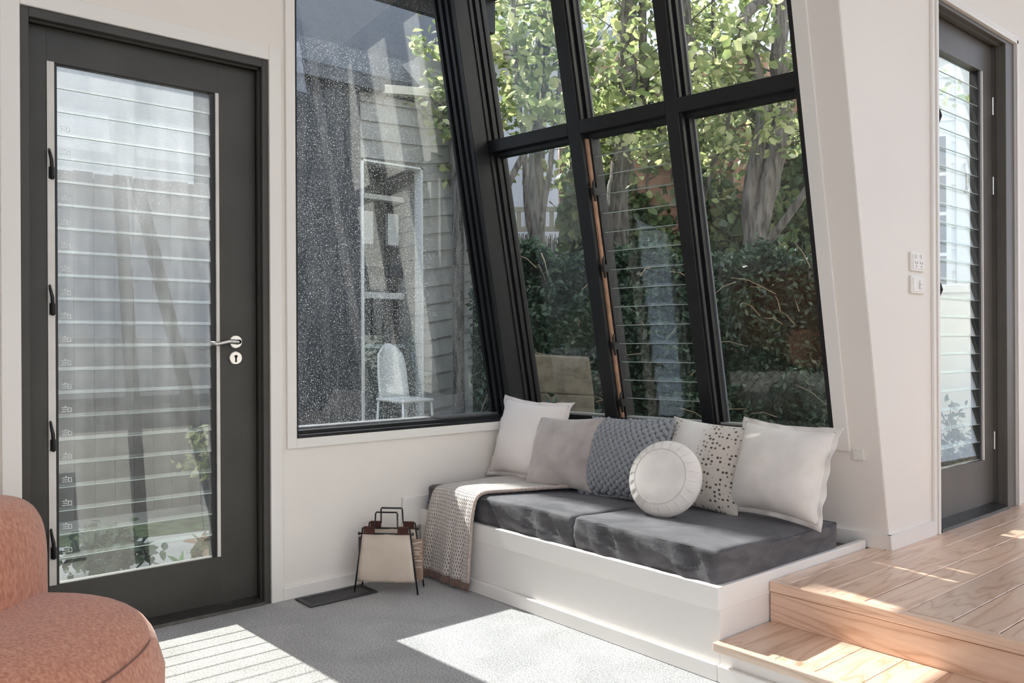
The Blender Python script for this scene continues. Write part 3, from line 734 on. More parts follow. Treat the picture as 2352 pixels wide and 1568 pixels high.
def spotted():
    mt, nt, out = nodemat('spotted fleece')
    bs = N(nt, 'ShaderNodeBsdfPrincipled', Roughness=0.95); bs.inputs['Sheen Weight'].default_value = 0.4
    v = coords(nt, 'UV', (21, 21, 1))
    nz = N(nt, 'ShaderNodeTexNoise', Scale=0.6, Detail=2.0); nt.links.new(v, nz.inputs['Vector'])
    vo = N(nt, 'ShaderNodeTexVoronoi', Scale=1.0, Randomness=0.45); nt.links.new(v, vo.inputs['Vector'])
    sp = ramp(nt, vo.outputs['Distance'], [(0.25, (1, 1, 1)), (0.34, (0, 0, 0))])
    tc = nt.nodes.new('ShaderNodeTexCoord'); sx = nt.nodes.new('ShaderNodeSeparateXYZ'); nt.links.new(tc.outputs['UV'], sx.inputs[0])
    band = ramp(nt, sx.outputs['X'], [(0.10, (1, 1, 1)), (0.22, (0, 0, 0)), (0.46, (0, 0, 0)), (0.56, (1, 1, 1))])
    mk_ = math_(nt, 'MULTIPLY', sp, band)
    basec = ramp(nt, sx.outputs['X'], [(0.1, (0.66, 0.60, 0.53)), (0.32, (0.78, 0.75, 0.71)), (0.46, (0.76, 0.72, 0.67)), (0.60, (0.62, 0.55, 0.48))])
    mx = nt.nodes.new('ShaderNodeMix'); mx.data_type = 'RGBA'; nt.links.new(mk_, mx.inputs['Factor']); nt.links.new(basec, mx.inputs['A']); mx.inputs['B'].default_value = (0.085, 0.06, 0.05, 1)
    nt.links.new(mx.outputs['Result'], bs.inputs['Base Color'])
    n2 = N(nt, 'ShaderNodeTexNoise', Scale=220.0, Detail=3.0); nt.links.new(coords(nt, 'Object'), n2.inputs['Vector'])
    bp = N(nt, 'ShaderNodeBump', Strength=0.6, Distance=0.004); nt.links.new(n2.outputs['Fac'], bp.inputs['Height']); nt.links.new(bp.outputs[0], bs.inputs['Normal'])
    nt.links.new(bs.outputs[0], out.inputs[0]); return mt
pillow('square_cushion', 'cream fleece cushion with bands of dark spots', (1.110, 1.475, ZM - 0.005), 8, 20, 0.36, 0.345, 0.14, spotted(), 0.07, 6, 0.002, roll_=-4)
pillow('square_cushion', 'large cream linen cushion with piped flange at the pine step end', (1.420, 1.505, ZM + 0.014), -3, 18, 0.375, 0.325, 0.17, CREAM, 0.09, 8, 0.0020, roll_=-1.5, flange=0.018)

# basket weave over the grey cushion
def weave(P, w, h, T, pinch, mat, parent):
    sp = 0.0215
    base_v = []; base_f = []
    nu, nv = 8, 5
    for i in range(nv + 1):
        ph = math.pi * i / nv - math.pi / 2
        for k in range(nu):
            an = 2 * math.pi * k / nu
            base_v.append((math.sin(ph), math.cos(ph) * math.cos(an), math.cos(ph) * math.sin(an)))
    for i in range(nv):
        for k in range(nu): base_f.append((i * nu + k, i * nu + (k + 1) % nu, (i + 1) * nu + (k + 1) % nu, (i + 1) * nu + k))
    b = MB(); c45 = math.sqrt(0.5)
    M_ = 26
    def surf(x, y):
        # invert the outline roughly, then height
        u, v = x / (w / 2), y / (h / 2)
        for _ in range(3):
            u2 = x / (w / 2 * (1 - pinch * (1 - v * v) * u * u)); v2 = y / (h / 2 * (1 - pinch * (1 - u * u) * v * v)); u, v = u2, v2
        if abs(u) > 1.0 or abs(v) > 1.0: return None
        t = T / 2 * max(0, 1 - abs(u) ** 2.4) ** 0.52 * max(0, 1 - abs(v) ** 2.4) ** 0.52
        return t
    for i in range(-M_, M_ + 1):
        for j in range(-M_, M_ + 1):
            gx, gy = i * sp, j * sp
            a = 0.62
            x = gx * math.cos(a) - gy * math.sin(a); y = gx * math.sin(a) + gy * math.cos(a)
            if abs(x) > w / 2 * 0.995 or abs(y) > h / 2 * 0.995: continue
            t = surf(x, y)
            if t is None: continue
            d = 0.004
            tx, ty = surf(x + d, y), surf(x, y + d)
            sx = 0 if tx is None else (tx - t) / d; sy = 0 if ty is None else (ty - t) / d
            sx = max(-2.5, min(2.5, sx)); sy = max(-2.5, min(2.5, sy))
            e1 = Vector((1, 0, sx)).normalized(); e2 = Vector((0, 1, sy)).normalized(); nn = e1.cross(e2).normalized()
            dirn = a if (i + j) % 2 == 0 else a + math.pi / 2
            d1 = (e1 * math.cos(dirn) + e2 * math.sin(dirn)).normalized(); d2_ = nn.cross(d1)
            off = len(b.v)
            for rr in (1,):
                for (q0, q1, q2) in base_v:
                    pt = Vector((x, y, t)) + d1 * q0 * sp * 0.74 + d2_ * q1 * sp * 0.56 + nn * (q2 * sp * 0.40 + 0.0005)
                    b.v.append(tuple(P(pt.x, pt.y, pt.z)))
            b.f += [tuple(k + off for k in f) for f in base_f]
    o = b.build('woven_strands', mat, parent, True); o['kind'] = 'stuff'
    # rolled edge all round
    r = MB(); ring = []
    for s in range(160):
        q = 4 * s / 160; k = int(q); tt = -1 + 2 * (q - k); u, v = [(tt, -1), (1, tt), (-tt, 1), (-1, -tt)][k]
        x, y, _ = pillow_pt(u, v, w, h, T / 2, pinch, 0, 0, 1)
        ring.append(P(x, y, 0.0))
    r.tube(ring + [ring[0]], [0.009 + 0.0022 * math.cos(k * math.pi) for k in range(161)], 8, cap=False)
    r.build('rolled_edge', mat, parent, True)
weave(P3, 0.41, 0.335, 0.13, 0.07, fabric('grey yarn', (0.31, 0.32, 0.335), 0.08, 60, 0.5, 500), e3)

# round cushion
def round_cushion():
    c = Vector((1.135, 1.275, ZM + 0.135)); R, T = 0.140, 0.105
    e = thing('round_cushion', 'round cream cushion with pleated sides in front of the others', 'cushion', (1.135, 1.30, ZM), 'scatter cushions')
    nrm = Vector((0.22, -0.90, 0.34)).normalized(); xr = Vector((0, 0, 1)).cross(nrm); xr = -xr if xr.x < 0 else xr; xr.normalize(); upv = nrm.cross(xr)
    prof = [(0.0, 0.5), (0.25, 0.515), (0.45, 0.505), (0.62, 0.47), (0.70, 0.435), (0.715, 0.428), (0.80, 0.37), (0.89, 0.28), (0.96, 0.16), (0.99, 0.06), (0.995, 0.0), (0.99, -0.08), (0.95, -0.2), (0.87, -0.32), (0.72, -0.43), (0.5, -0.48), (0.25, -0.5), (0.0, -0.5)]
    n = 108; V = []; F = []
    for i, (r, h) in enumerate(prof):
        for k in range(n):
            a = 2 * math.pi * k / n
            pl = 0.0
            if 0.71 < r: 
                ph = (k / n * 22) % 1.0
                pl = (0.036 * (ph if ph < 0.85 else (1 - ph) * 5.6) - 0.014) * min(1, (r - 0.70) / 0.12) * max(0.0, min(1.0, (0.985 - r) / 0.08))
            rr = R * (r + pl * 0.5); hh = T * (h + pl * (1 if h >= 0 else -1))
            V.append(c + xr * rr * math.cos(a) + upv * rr * math.sin(a) + nrm * hh)
    for i in range(len(prof) - 1):
        for k in range(n): F.append((i * n + k, (i + 1) * n + k, (i + 1) * n + (k + 1) % n, i * n + (k + 1) % n))
    mk('cover', V, F, CREAM, e, True)
    ring = [c + xr * R * 0.708 * math.cos(2 * math.pi * k / 72) + upv * R * 0.708 * math.sin(2 * math.pi * k / 72) + nrm * T * 0.434 for k in range(73)]
    def on_side(r, a):
        for (r0, h0), (r1, h1) in zip(prof[5:10], prof[6:11]):
            if r <= r1:
                t = (r - r0) / (r1 - r0); h = h0 + (h1 - h0) * t; break
        return c + xr * R * (r + 0.004) * math.cos(a) + upv * R * (r + 0.004) * math.sin(a) + nrm * T * (h + 0.012)
    pm = fabric('cream fold shadow', (0.58, 0.52, 0.46))  # dark lines imitate shade in the gathered creases
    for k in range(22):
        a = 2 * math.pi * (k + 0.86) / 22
        MB().tube([on_side(0.717 + 0.26 * q / 6, a + 0.02 * math.sin(q + k)) for q in range(7)], [0.0003, 0.0005, 0.0007, 0.0008, 0.0007, 0.0005, 0.0003], 5).build('pleat_shade', pm, e, True)
    MB().tube(ring, 0.0016, 6, cap=False).build('piping', fabric('cream piping', (0.66, 0.60, 0.54)), e, True)
round_cushion()

# ================================================================== KNITTED THROW
def throw():
    mt, nt, out = nodemat('cream knit')
    bs = N(nt, 'ShaderNodeBsdfPrincipled', Roughness=0.95); bs.inputs['Sheen Weight'].default_value = 0.2
    tc = nt.nodes.new('ShaderNodeTexCoord'); sp = nt.nodes.new('ShaderNodeSeparateXYZ'); nt.links.new(tc.outputs['UV'], sp.inputs[0])
    U = math_(nt, 'MULTIPLY', sp.outputs['X'], 27.0); Vv = math_(nt, 'MULTIPLY', sp.outputs['Y'], 60.0)
    row = math_(nt, 'FLOOR', Vv)
    sh = math_(nt, 'MULTIPLY', math_(nt, 'MODULO', row, 2.0), 0.5)
    fu = math_(nt, 'SUBTRACT', math_(nt, 'FRACT', math_(nt, 'ADD', U, sh)), 0.5); fv = math_(nt, 'SUBTRACT', math_(nt, 'FRACT', Vv), 0.5)
    d2 = math_(nt, 'ADD', math_(nt, 'MULTIPLY', math_(nt, 'MULTIPLY', fu, fu), 1.9), math_(nt, 'MULTIPLY', math_(nt, 'MULTIPLY', fv, fv), 0.85))
    dist = math_(nt, 'SQRT', d2)
    c = ramp(nt, dist, [(0.16, (0.30, 0.22, 0.18)), (0.34, (0.72, 0.66, 0.60))])
    nt.links.new(c, bs.inputs['Base Color'])
    bp = N(nt, 'ShaderNodeBump', Strength=1.0, Distance=0.006); nt.links.new(ramp(nt, dist, [(0.1, (0, 0, 0)), (0.45, (1, 1, 1))]), bp.inputs['Height']); nt.links.new(bp.outputs[0], bs.inputs['Normal'])
    nt.links.new(bs.outputs[0], out.inputs[0])
    hem = fabric('brown ribbed hem', (0.20, 0.125, 0.10), 0.15, 60, 0.5, 300)
    e = thing('knitted_throw', 'cream open-knit throw with a brown hem hanging over the bench front', 'throw', (0.26, 1.1, ZM))
    # path in (y, z): from under the blush cushion, over the mattress, over the front edge, down to the floor
    top = 0.392
    path = [(1.50, top - 0.006), (1.38, top + 0.002), (1.25, top + 0.006), (1.12, top + 0.006), (1.04, top + 0.006), (1.005, top + 0.004), (0.982, top - 0.004), (0.967, top - 0.022), (0.957, top - 0.060), (0.950, 0.280), (0.946, 0.20), (0.942, 0.12), (0.940, 0.052), (0.939, 0.012)]
    seg = [0]
    for (a, b_), (c_, d_) in zip(path[:-1], path[1:]): seg.append(seg[-1] + math.hypot(c_ - a, d_ - b_))
    L = seg[-1]
    def at(s):
        s *= L
        for k in range(len(seg) - 1):
            if s <= seg[k + 1] + 1e-9:
                t = (s - seg[k]) / (seg[k + 1] - seg[k]); return tuple(path[k][i] * (1 - t) + path[k + 1][i] * t for i in (0, 1))
        return path[-1]
    nu, nv = 44, 110
    def grid(s0, s1, nv_):
        V, F, UV = [], [], []
        for j in range(nv_ + 1):
            s = s0 + (s1 - s0) * j / nv_
            y, z = at(s)
            hang = max(0.0, (s - 0.50) / 0.5)
            xl = 0.100 + 0.075 * (1 - s) ** 1.0 - 0.03 * hang; xr_ = 0.425 + 0.20 * max(0, 0.52 - s) / 0.52 - 0.004 * hang
            for i in range(nu + 1):
                u = i / nu
                x = xl + (xr_ - xl) * u
                fold = (0.010 * math.sin(u * 9.5 + 0.6) + 0.006 * math.sin(u * 21)) * hang * 1.1
                V.append((x, y - abs(fold) - 0.004 * hang - (0.010 * hang if u > 0.86 else 0), z + 0.003 * math.sin(7 * u + 9 * s) * (1 - hang)))
                UV.append((u, s))
        n = nu + 1
        for j in range(nv_):
            for i in range(nu): F.append((j * n + i, (j + 1) * n + i, (j + 1) * n + i + 1, j * n + i + 1))
        return V, F, UV
    for nm, s0, s1, nvv, mat in (('blanket', 0.0, 0.965, nv, mt), ('hem', 0.965, 1.0, 5, hem)):
        V, F, UV = grid(s0, s1, nvv)
        o = mk(nm, V, F, mat, e, True)
        uvl = o.data.uv_layers.new(name='uv')
        for lp in o.data.loops: uvl.data[lp.index].uv = UV[lp.vertex_index]
        so = o.modifiers.new('thick', 'SOLIDIFY'); so.thickness = 0.006; so.offset = 1.0 if False else -1.0
    # rolled border down the right edge
    V, F, UV = grid(0.0, 0.965, 80)
    pts = [Vector(V[j * (nu + 1) + nu]) + Vector((0.001, -0.002, 0.003)) for j in range(81)]
    MB().tube(pts, [0.0065 + 0.0012 * (k % 2) for k in range(81)], 8).build('border', fabric('taupe knit edge', (0.50, 0.40, 0.35), 0.25, 160, 0.6, 400), e, True)
throw()

# ================================================================== MAGAZINE RACK
def rack():
    A, B = Vector((0.106, 0.592, 0)), Vector((0.292, 0.772, 0))          # front feet
    ax = (B - A).normalized(); dp = Vector((-ax.y, ax.x, 0))              # dp points to the wall
    if dp.y < 0: dp = -dp
    mid = (A + B) / 2
    e = thing('magazine_rack', 'black wire magazine rack with a canvas sling in the corner', 'magazine rack', (mid.x, mid.y, 0))
    W = (B - A).length / 2
    def L(a, d, z): return mid + ax * a + dp * d + Vector((0, 0, z))
    for side, sgn in (('front', 1), ('back', -1)):
        d_foot = 0.0 if sgn == 1 else 0.118
        d_top = 0.008 if sgn == 1 else 0.110
        d_h = 0.016 if sgn == 1 else 0.102
        for s in (-1, 1):
            MB().tube([L(s * W, d_foot, 0.0), L(s * W * 0.74, d_top, 0.262)], 0.0035, 8).build('leg', BLKMETAL, e, True)
            MB().tube([L(s * W * 0.92, 0.105 - d_foot, 0.0), L(s * W, d_foot, 0.0 + 0.004)], 0.0030, 6).build('foot_wire', BLKMETAL, e) if sgn == 1 and False else None
        hw = W * 0.36
        MB().tube([L(-W * 0.74, d_top, 0.262), L(-hw, d_top, 0.262), L(-hw * 0.96, d_h, 0.318), L(-hw * 0.90, d_h, 0.324), L(hw * 0.90, d_h, 0.324), L(hw * 0.96, d_h, 0.318), L(hw, d_top, 0.262), L(W * 0.74, d_top, 0.262)], 0.0035, 8).build('handle', BLKMETAL, e, True)
        MB().tube([L(-W * 0.80, d_top - 0.003, 0.240), L(W * 0.80, d_top - 0.003, 0.240)], 0.0035, 8).build('crossbar', BLKMETAL, e, True)
        for s in (-1, 1):
            k = MB(); k.tube([L(s * W * 0.82, d_top - 0.003, 0.240), L(s * W * 0.87, d_top - 0.003, 0.240)], 0.0065, 10); k.build('knob', BLKMETAL, e, True)
            # leather tab
            a0, a1 = s * hw * 1.02, s * W * 0.70
            lt = MB(); o_ = -0.005 if sgn == 1 else 0.005
            lt.hexa([L(min(a0, a1), d_top - 0.007, 0.238), L(max(a0, a1), d_top - 0.007, 0.238), L(max(a0, a1), d_top + 0.007, 0.238), L(min(a0, a1), d_top + 0.007, 0.238),
                     L(min(a0, a1), d_top - 0.006, 0.268), L(max(a0, a1), d_top - 0.006, 0.268), L(max(a0, a1), d_top + 0.006, 0.268), L(min(a0, a1), d_top + 0.006, 0.268)])
            lt.build('leather_tab', fabric('brown leather', (0.075, 0.032, 0.025), 0.2, 30, 0.2, 200, 0.0), e, bevel=0.002)
    # canvas sling
    prof = [(0.011, 0.240), (0.008, 0.18), (0.006, 0.11), (0.006, 0.06), (0.012, 0.047), (0.030, 0.042), (0.090, 0.042), (0.112, 0.047), (0.120, 0.06), (0.119, 0.11), (0.117, 0.18), (0.113, 0.240)]
    V, F = [], []; nu = 14
    for (d, z) in prof:
        hwid = W * (0.74 + 0.22 * (1 - z / 0.24))
        for i in range(nu + 1):
            a = -hwid + 2 * hwid * i / nu
            V.append(L(a, d - 0.006 + 0.0022 * math.sin(a * 60 + z * 45), z))
    for j in range(len(prof) - 1):
        for i in range(nu): F.append((j * (nu + 1) + i, j * (nu + 1) + i + 1, (j + 1) * (nu + 1) + i + 1, (j + 1) * (nu + 1) + i))
    o = mk('canvas_sling', V, F, fabric('natural canvas', (0.66, 0.56, 0.46), 0.07, 8, 0.3, 220, 0.1), e, True)
    so = o.modifiers.new('thick', 'SOLIDIFY'); so.thickness = 0.002; so.offset = 0
    # magazines standing in the sling
    PAPER = plain('magazine pages', (0.72, 0.66, 0.58), 0.7, 0.05)
    def mag(nm, label, a0, a1, d, z0, z1, t, col, letters=None):
        g = thing(nm, label, 'magazine', tuple(L((a0 + a1) / 2, d, z0)), 'magazines in the rack')
        def slab(dd0, dd1, ea, ez): 
            return MB().hexa([L(a0 + ea, dd0, z0), L(a1 - ea, dd0, z0), L(a1 - ea, dd1, z0), L(a0 + ea, dd1, z0), L(a0 + ea, dd0, z1 - ez), L(a1 - ea, dd0, z1 - ez), L(a1 - ea, dd1, z1 - ez), L(a0 + ea, dd1, z1 - ez)])
        slab(d, d + t, 0.003, 0.003).build('pages', PAPER, g)
        cm = plain('cover ' + nm + str(round(d, 3)), col, 0.4, 0.08, 10)
        slab(d - 0.0012, d - 0.0002, 0, 0).build('cover', cm, g); slab(d + t + 0.0002, d + t + 0.0012, 0, 0).build('cover', cm, g)
        if letters:
            # masthead running down the right side of the cover, letters turned on their side
            a_r, size, zt = letters
            ink = plain('masthead ink', (0.74, 0.66, 0.58), 0.5, 0.02)
            lm = MB()
            def put(pts, s0):    # pts in letter space: x along word (downwards on the cover), y up the letter (towards the right edge)
                vs = [L(a_r + y * size, d - 0.0018, zt - (s0 + x) * size * 0.62) for x, y in pts]
                lm.add(vs, [tuple(range(len(vs)))])
            def stroke(x0, y0, x1, y1, w0, s0):
                put([(x0 - w0 / 2, y0), (x0 + w0 / 2, y0), (x1 + w0 / 2, y1), (x1 - w0 / 2, y1)], s0)
            def ringl(s0, a_start, a_end):
                n = 26
                for k in range(n):
                    t0 = a_start + (a_end - a_start) * k / n; t1 = a_start + (a_end - a_start) * (k + 1) / n
                    q = []
                    for t_, ri in ((t0, 0), (t1, 0), (t1, 1), (t0, 1)):
                        th = 0.03 + 0.15 * abs(math.cos(t_)) ** 1.5
                        rx, ry = (0.42, 0.5) if ri == 0 else (0.42 - th, 0.5 - 0.03)
                        q.append((0.45 + rx * math.cos(t_), 0.5 + ry * math.sin(t_)))
                    put(q, s0)
            stroke(0.12, 1, 0.45, 0, 0.17, 0.0); stroke(0.80, 1, 0.48, 0, 0.045, 0.0); stroke(0.12, 0.97, 0.12, 1.0, 0.34, 0); stroke(0.80, 0.97, 0.80, 1.0, 0.26, 0)
            ringl(1.0, 0, 2 * math.pi)
            ringl(2.0, 0.7, 2 * math.pi - 0.7); stroke(2.78 - 2.0, 0.05, 0.78, 0.42, 0.13, 2.0); stroke(0.74, 0.40, 0.74, 0.43, 0.32, 2.0)
            stroke(0.18, 0.25, 0.18, 1, 0.16, 3.0); stroke(0.78, 0.25, 0.78, 1, 0.045, 3.0); stroke(0.18, 0.97, 0.18, 1.0, 0.32, 3.0); stroke(0.78, 0.97, 0.78, 1.0, 0.24, 3.0)
            for k in range(12):
                t0 = math.pi + math.pi * k / 12; t1 = math.pi + math.pi * (k + 1) / 12
                put([(0.48 + 0.38 * math.cos(t0), 0.28 + 0.28 * math.sin(t0)), (0.48 + 0.38 * math.cos(t1), 0.28 + 0.28 * math.sin(t1)), (0.51 + 0.27 * math.cos(t1), 0.28 + 0.22 * math.sin(t1)), (0.51 + 0.27 * math.cos(t0), 0.28 + 0.22 * math.sin(t0))], 3.0)
            stroke(0.20, 0, 0.20, 1, 0.16, 4.0)
            for yy in (0.0, 0.485, 0.965): put([(0.1, yy), (0.75 if yy != 0.485 else 0.55, yy), (0.75 if yy != 0.485 else 0.55, yy + 0.035), (0.1, yy + 0.035)], 4.0)
            lm.build('masthead', ink, g)
        return g
    mag('fashion_magazine', 'tan magazine with a pale serif masthead poking from the right of the rack', 0.0, W * 1.10, 0.040, 0.050, 0.212, 0.006, (0.36, 0.24, 0.17), (W * 1.10 - 0.044, 0.040, 0.205))
    mag('magazine', 'dark brown magazine poking from the left of the rack', -W * 0.98, W * 0.3, 0.055, 0.050, 0.214, 0.006, (0.055, 0.038, 0.032))
    mag('magazine', 'reddish brown magazine low at the left of the rack', -W * 1.0, W * 0.2, 0.068, 0.050, 0.150, 0.005, (0.20, 0.10, 0.065))
rack()

# ================================================================== FLOOR VENT
def vent():
    x0, x1, y0, y1 = 0.030, 0.162, 0.372, 0.668
    e = thing('floor_vent', 'black slatted floor vent set in the carpet by the skirting', 'vent', ((x0 + x1) / 2, (y0 + y1) / 2, 0))
    VP = plain('vent paint', (0.035, 0.035, 0.036), 0.5, 0.2); SL = plain('vent slat paint', (0.10, 0.10, 0.10), 0.4, 0.1)
    for bx in ((x0, x0 + 0.020, y0, y1, 0.0, 0.007), (x1 - 0.020, x1, y0, y1, 0.0, 0.007), (x0 + 0.020, x1 - 0.020, y0, y0 + 0.020, 0.0, 0.007), (x0 + 0.020, x1 - 0.020, y1 - 0.020, y1, 0.0, 0.007)):
        MB().box(*bx).build('frame', VP, e, bevel=0.002)
    MB().box(x0 + 0.01, x1 - 0.01, y0 + 0.01, y1 - 0.01, 0.0003, 0.0012).build('well', plain('vent well', (0.004, 0.004, 0.004), 0.9, 0.1), e)
    n = 24; p0 = y0 + 0.026
    first = None
    for k in range(n):
        y = p0 + (y1 - y0 - 0.052) * k / (n - 1)
        if first is None: first = MB().hexa([(x0 + 0.019, y - 0.0015, 0.001), (x1 - 0.019, y - 0.0015, 0.001), (x1 - 0.019, y, 0.001), (x0 + 0.019, y, 0.001), (x0 + 0.019, y + 0.001, 0.006), (x1 - 0.019, y + 0.001, 0.006), (x1 - 0.019, y + 0.0022, 0.006), (x0 + 0.019, y + 0.0022, 0.006)]).build('slat', SL, e)
        else: copy_of(first, (0, (y1 - y0 - 0.052) * k / (n - 1), 0))
vent()

# ================================================================== SWITCHES
def plate(name, label, yc, zc, hw, hh, kind):
    e = thing(name, label, 'socket' if kind == 'power' else 'switch', (XC, yc, zc))
    MB().box(XC, XC + 0.010, yc - hw, yc + hw, zc - hh, zc + hh).build('plate', PLASTIC, e, bevel=0.003)
    MB().box(XC + 0.0095, XC + 0.0125, yc - hw * 0.80, yc + hw * 0.80, zc - hh * 0.78, zc + hh * 0.78).build('face', PLASTIC, e, bevel=0.002)
    DK = plain('socket slot', (0.10, 0.095, 0.09), 0.6, 0.1)
    if kind == 'power':
        for s in (-0.35, 0.40):
            for (dy, dz, a) in ((-0.008, 0.002, 0.5), (0.008, 0.002, -0.5), (0.0, -0.012, 0.0)):
                g = MB().box(XC + 0.0115, XC + 0.0132, -0.0012, 0.0012, -0.005, 0.005)
                g.v = [(x, yc + s * hw + dy + y * math.cos(a) - z * math.sin(a), zc - 0.006 + dz + y * math.sin(a) + z * math.cos(a)) for x, y, z in g.v]
                g.build('slot', DK, e)
            MB().box(XC + 0.012, XC + 0.0165, yc + s * hw - 0.006, yc + s * hw + 0.006, zc + 0.012, zc + 0.028).build('rocker', PLASTIC, e, bevel=0.002)
    else:
        for s in (0.0,):
            MB().box(XC + 0.012, XC + 0.0175, yc + 0.004, yc + 0.022, zc - 0.016, zc + 0.000).build('rocker', PLASTIC, e, bevel=0.002)
            MB().box(XC + 0.012, XC + 0.0165, yc + 0.004, yc + 0.022, zc + 0.001, zc + 0.017).build('rocker', PLASTIC, e, bevel=0.002)
plate('power_socket', 'white double power socket above the light switch', 2.118, 1.300, 0.056, 0.036, 'power')
plate('light_switch', 'white light switch below the power socket', 2.118, 1.214, 0.056, 0.034, 'switch')
e = thing('wall_plate', 'small white wall plate half hidden behind the large cream cushion', 'socket', (1.585, 1.80, 0.56))
MB().wbox(1.560, 1.598, -0.008, 0.0, 0.570, 0.612).build('plate', PLASTIC, e, bevel=0.002)

# ================================================================== ARMCHAIR
def armchair():
    TER = None
    mt, nt, out = nodemat('terracotta boucle')
    bs = N(nt, 'ShaderNodeBsdfPrincipled', Roughness=0.95); bs.inputs['Sheen Weight'].default_value = 0.35; bs.inputs['Specular IOR Level'].default_value = 0.15
    v = coords(nt, 'Object')
    a = N(nt, 'ShaderNodeTexNoise', Scale=120.0, Detail=4.0); nt.links.new(coords(nt, 'Object', (1, 1, 0.45)), a.inputs['Vector'])
    nt.links.new(ramp(nt, a.outputs['Fac'], [(0.30, (0.44, 0.165, 0.10)), (0.52, (0.60, 0.255, 0.16)), (0.74, (0.72, 0.36, 0.24))]), bs.inputs['Base Color'])
    n2 = N(nt, 'ShaderNodeTexNoise', Scale=260.0, Detail=2.0); nt.links.new(v, n2.inputs['Vector'])
    bp = N(nt, 'ShaderNodeBump', Strength=0.6, Distance=0.004); nt.links.new(n2.outputs['Fac'], bp.inputs['Height']); nt.links.new(bp.outputs[0], bs.inputs['Normal'])
    nt.links.new(bs.outputs[0], out.inputs[0]); TER = mt
    R = Vector((rt.x, rt.y, 0)); Fw = Vector((fw.x, fw.y, 0))
    C0 = Vector((cam.location.x, cam.location.y, 0))
    o = C0 + Fw * 2.0 + R * (-0.78)
    e = thing('armchair', 'rounded terracotta boucle armchair at the left edge', 'armchair', (o.x, o.y, 0))
    def superell(c, rx, ry, rz, p1, p2, n=40, m_=28, zsq=None):
        V, F = [], []
        sg = lambda x, p_: math.copysign(abs(x) ** p_, x)
        for j in range(m_ + 1):
            ph = -math.pi / 2 + math.pi * j / m_
            for i in range(n):
                th = 2 * math.pi * i / n
                x = rx * sg(math.cos(ph), p1) * sg(math.cos(th), p2); y = ry * sg(math.cos(ph), p1) * sg(math.sin(th), p2); z = rz * sg(math.sin(ph), p1)
                if zsq: x, y, z = zsq(x, y, z)
                V.append(c + R * x + Fw * y + Vector((0, 0, z)))
        for j in range(m_):
            for i in range(n): F.append((j * n + i, j * n + (i + 1) % n, (j + 1) * n + (i + 1) % n, (j + 1) * n + i))
        return V, F
    c_seat = C0 + Fw * 1.98 + R * (-1.272); c_seat.z = 0.168
    V, F = superell(c_seat, 0.385, 0.36, 0.185, 0.46, 0.66, zsq=lambda x, y, z: (x * (1 - 0.10 * max(0, z / 0.185)), y, z - 0.030 * (x / 0.385) ** 2 * (z > 0)))
    mk('seat', V, F, TER, e, True)
    # seam round the front of the seat top
    pts = []
    for k in range(61):
        th = -math.pi * 0.75 + 1.5 * math.pi * k / 60
        x = 0.365 * math.copysign(abs(math.cos(th)) ** 0.75, math.cos(th)); y = 0.342 * math.copysign(abs(math.sin(th)) ** 0.75, math.sin(th))
        pts.append(c_seat + R * x * 0.985 + Fw * y * 0.985 + Vector((0, 0, 0.098 - 0.02 * (x / 0.385) ** 2)))
    MB().tube(pts, 0.0025, 6).build('seam', fabric('dark terracotta seam', (0.22, 0.10, 0.07)), e, True)
    c_b = C0 + Fw * 2.10 + R * (-1.435); c_b.z = 0.325
    V, F = superell(c_b, 0.185, 0.40, 0.272, 0.52, 0.72, zsq=lambda x, y, z: (x + 0.10 * (y / 0.40) ** 2 * (-1), y, z))
    mk('backrest', V, F, TER, e, True)
    for (a_, b_) in ((-0.22, -0.22), (0.22, -0.22), (-0.22, 0.22), (0.22, 0.22)):
        q = c_seat + R * a_ + Fw * b_
        MB().tube([(q.x, q.y, 0.0), (q.x, q.y, 0.09)], [0.016, 0.022], 12).build('leg', plain('dark timber leg', (0.06, 0.04, 0.03), 0.5, 0.2), e, True)
armchair()
# ================================================================== OUTDOORS
SOIL = plain('garden soil', (0.10, 0.085, 0.065), 0.95, 0.5, 12, 0.5, 40)
tag(MB().box(-30, 30, -30, 30, -0.30, -0.16).build('ground', plain('outdoor ground', (0.24, 0.23, 0.20), 0.95, 0.3, 1.5, 0.3, 20)), 'bare garden ground around the house', 'ground', kind='structure')

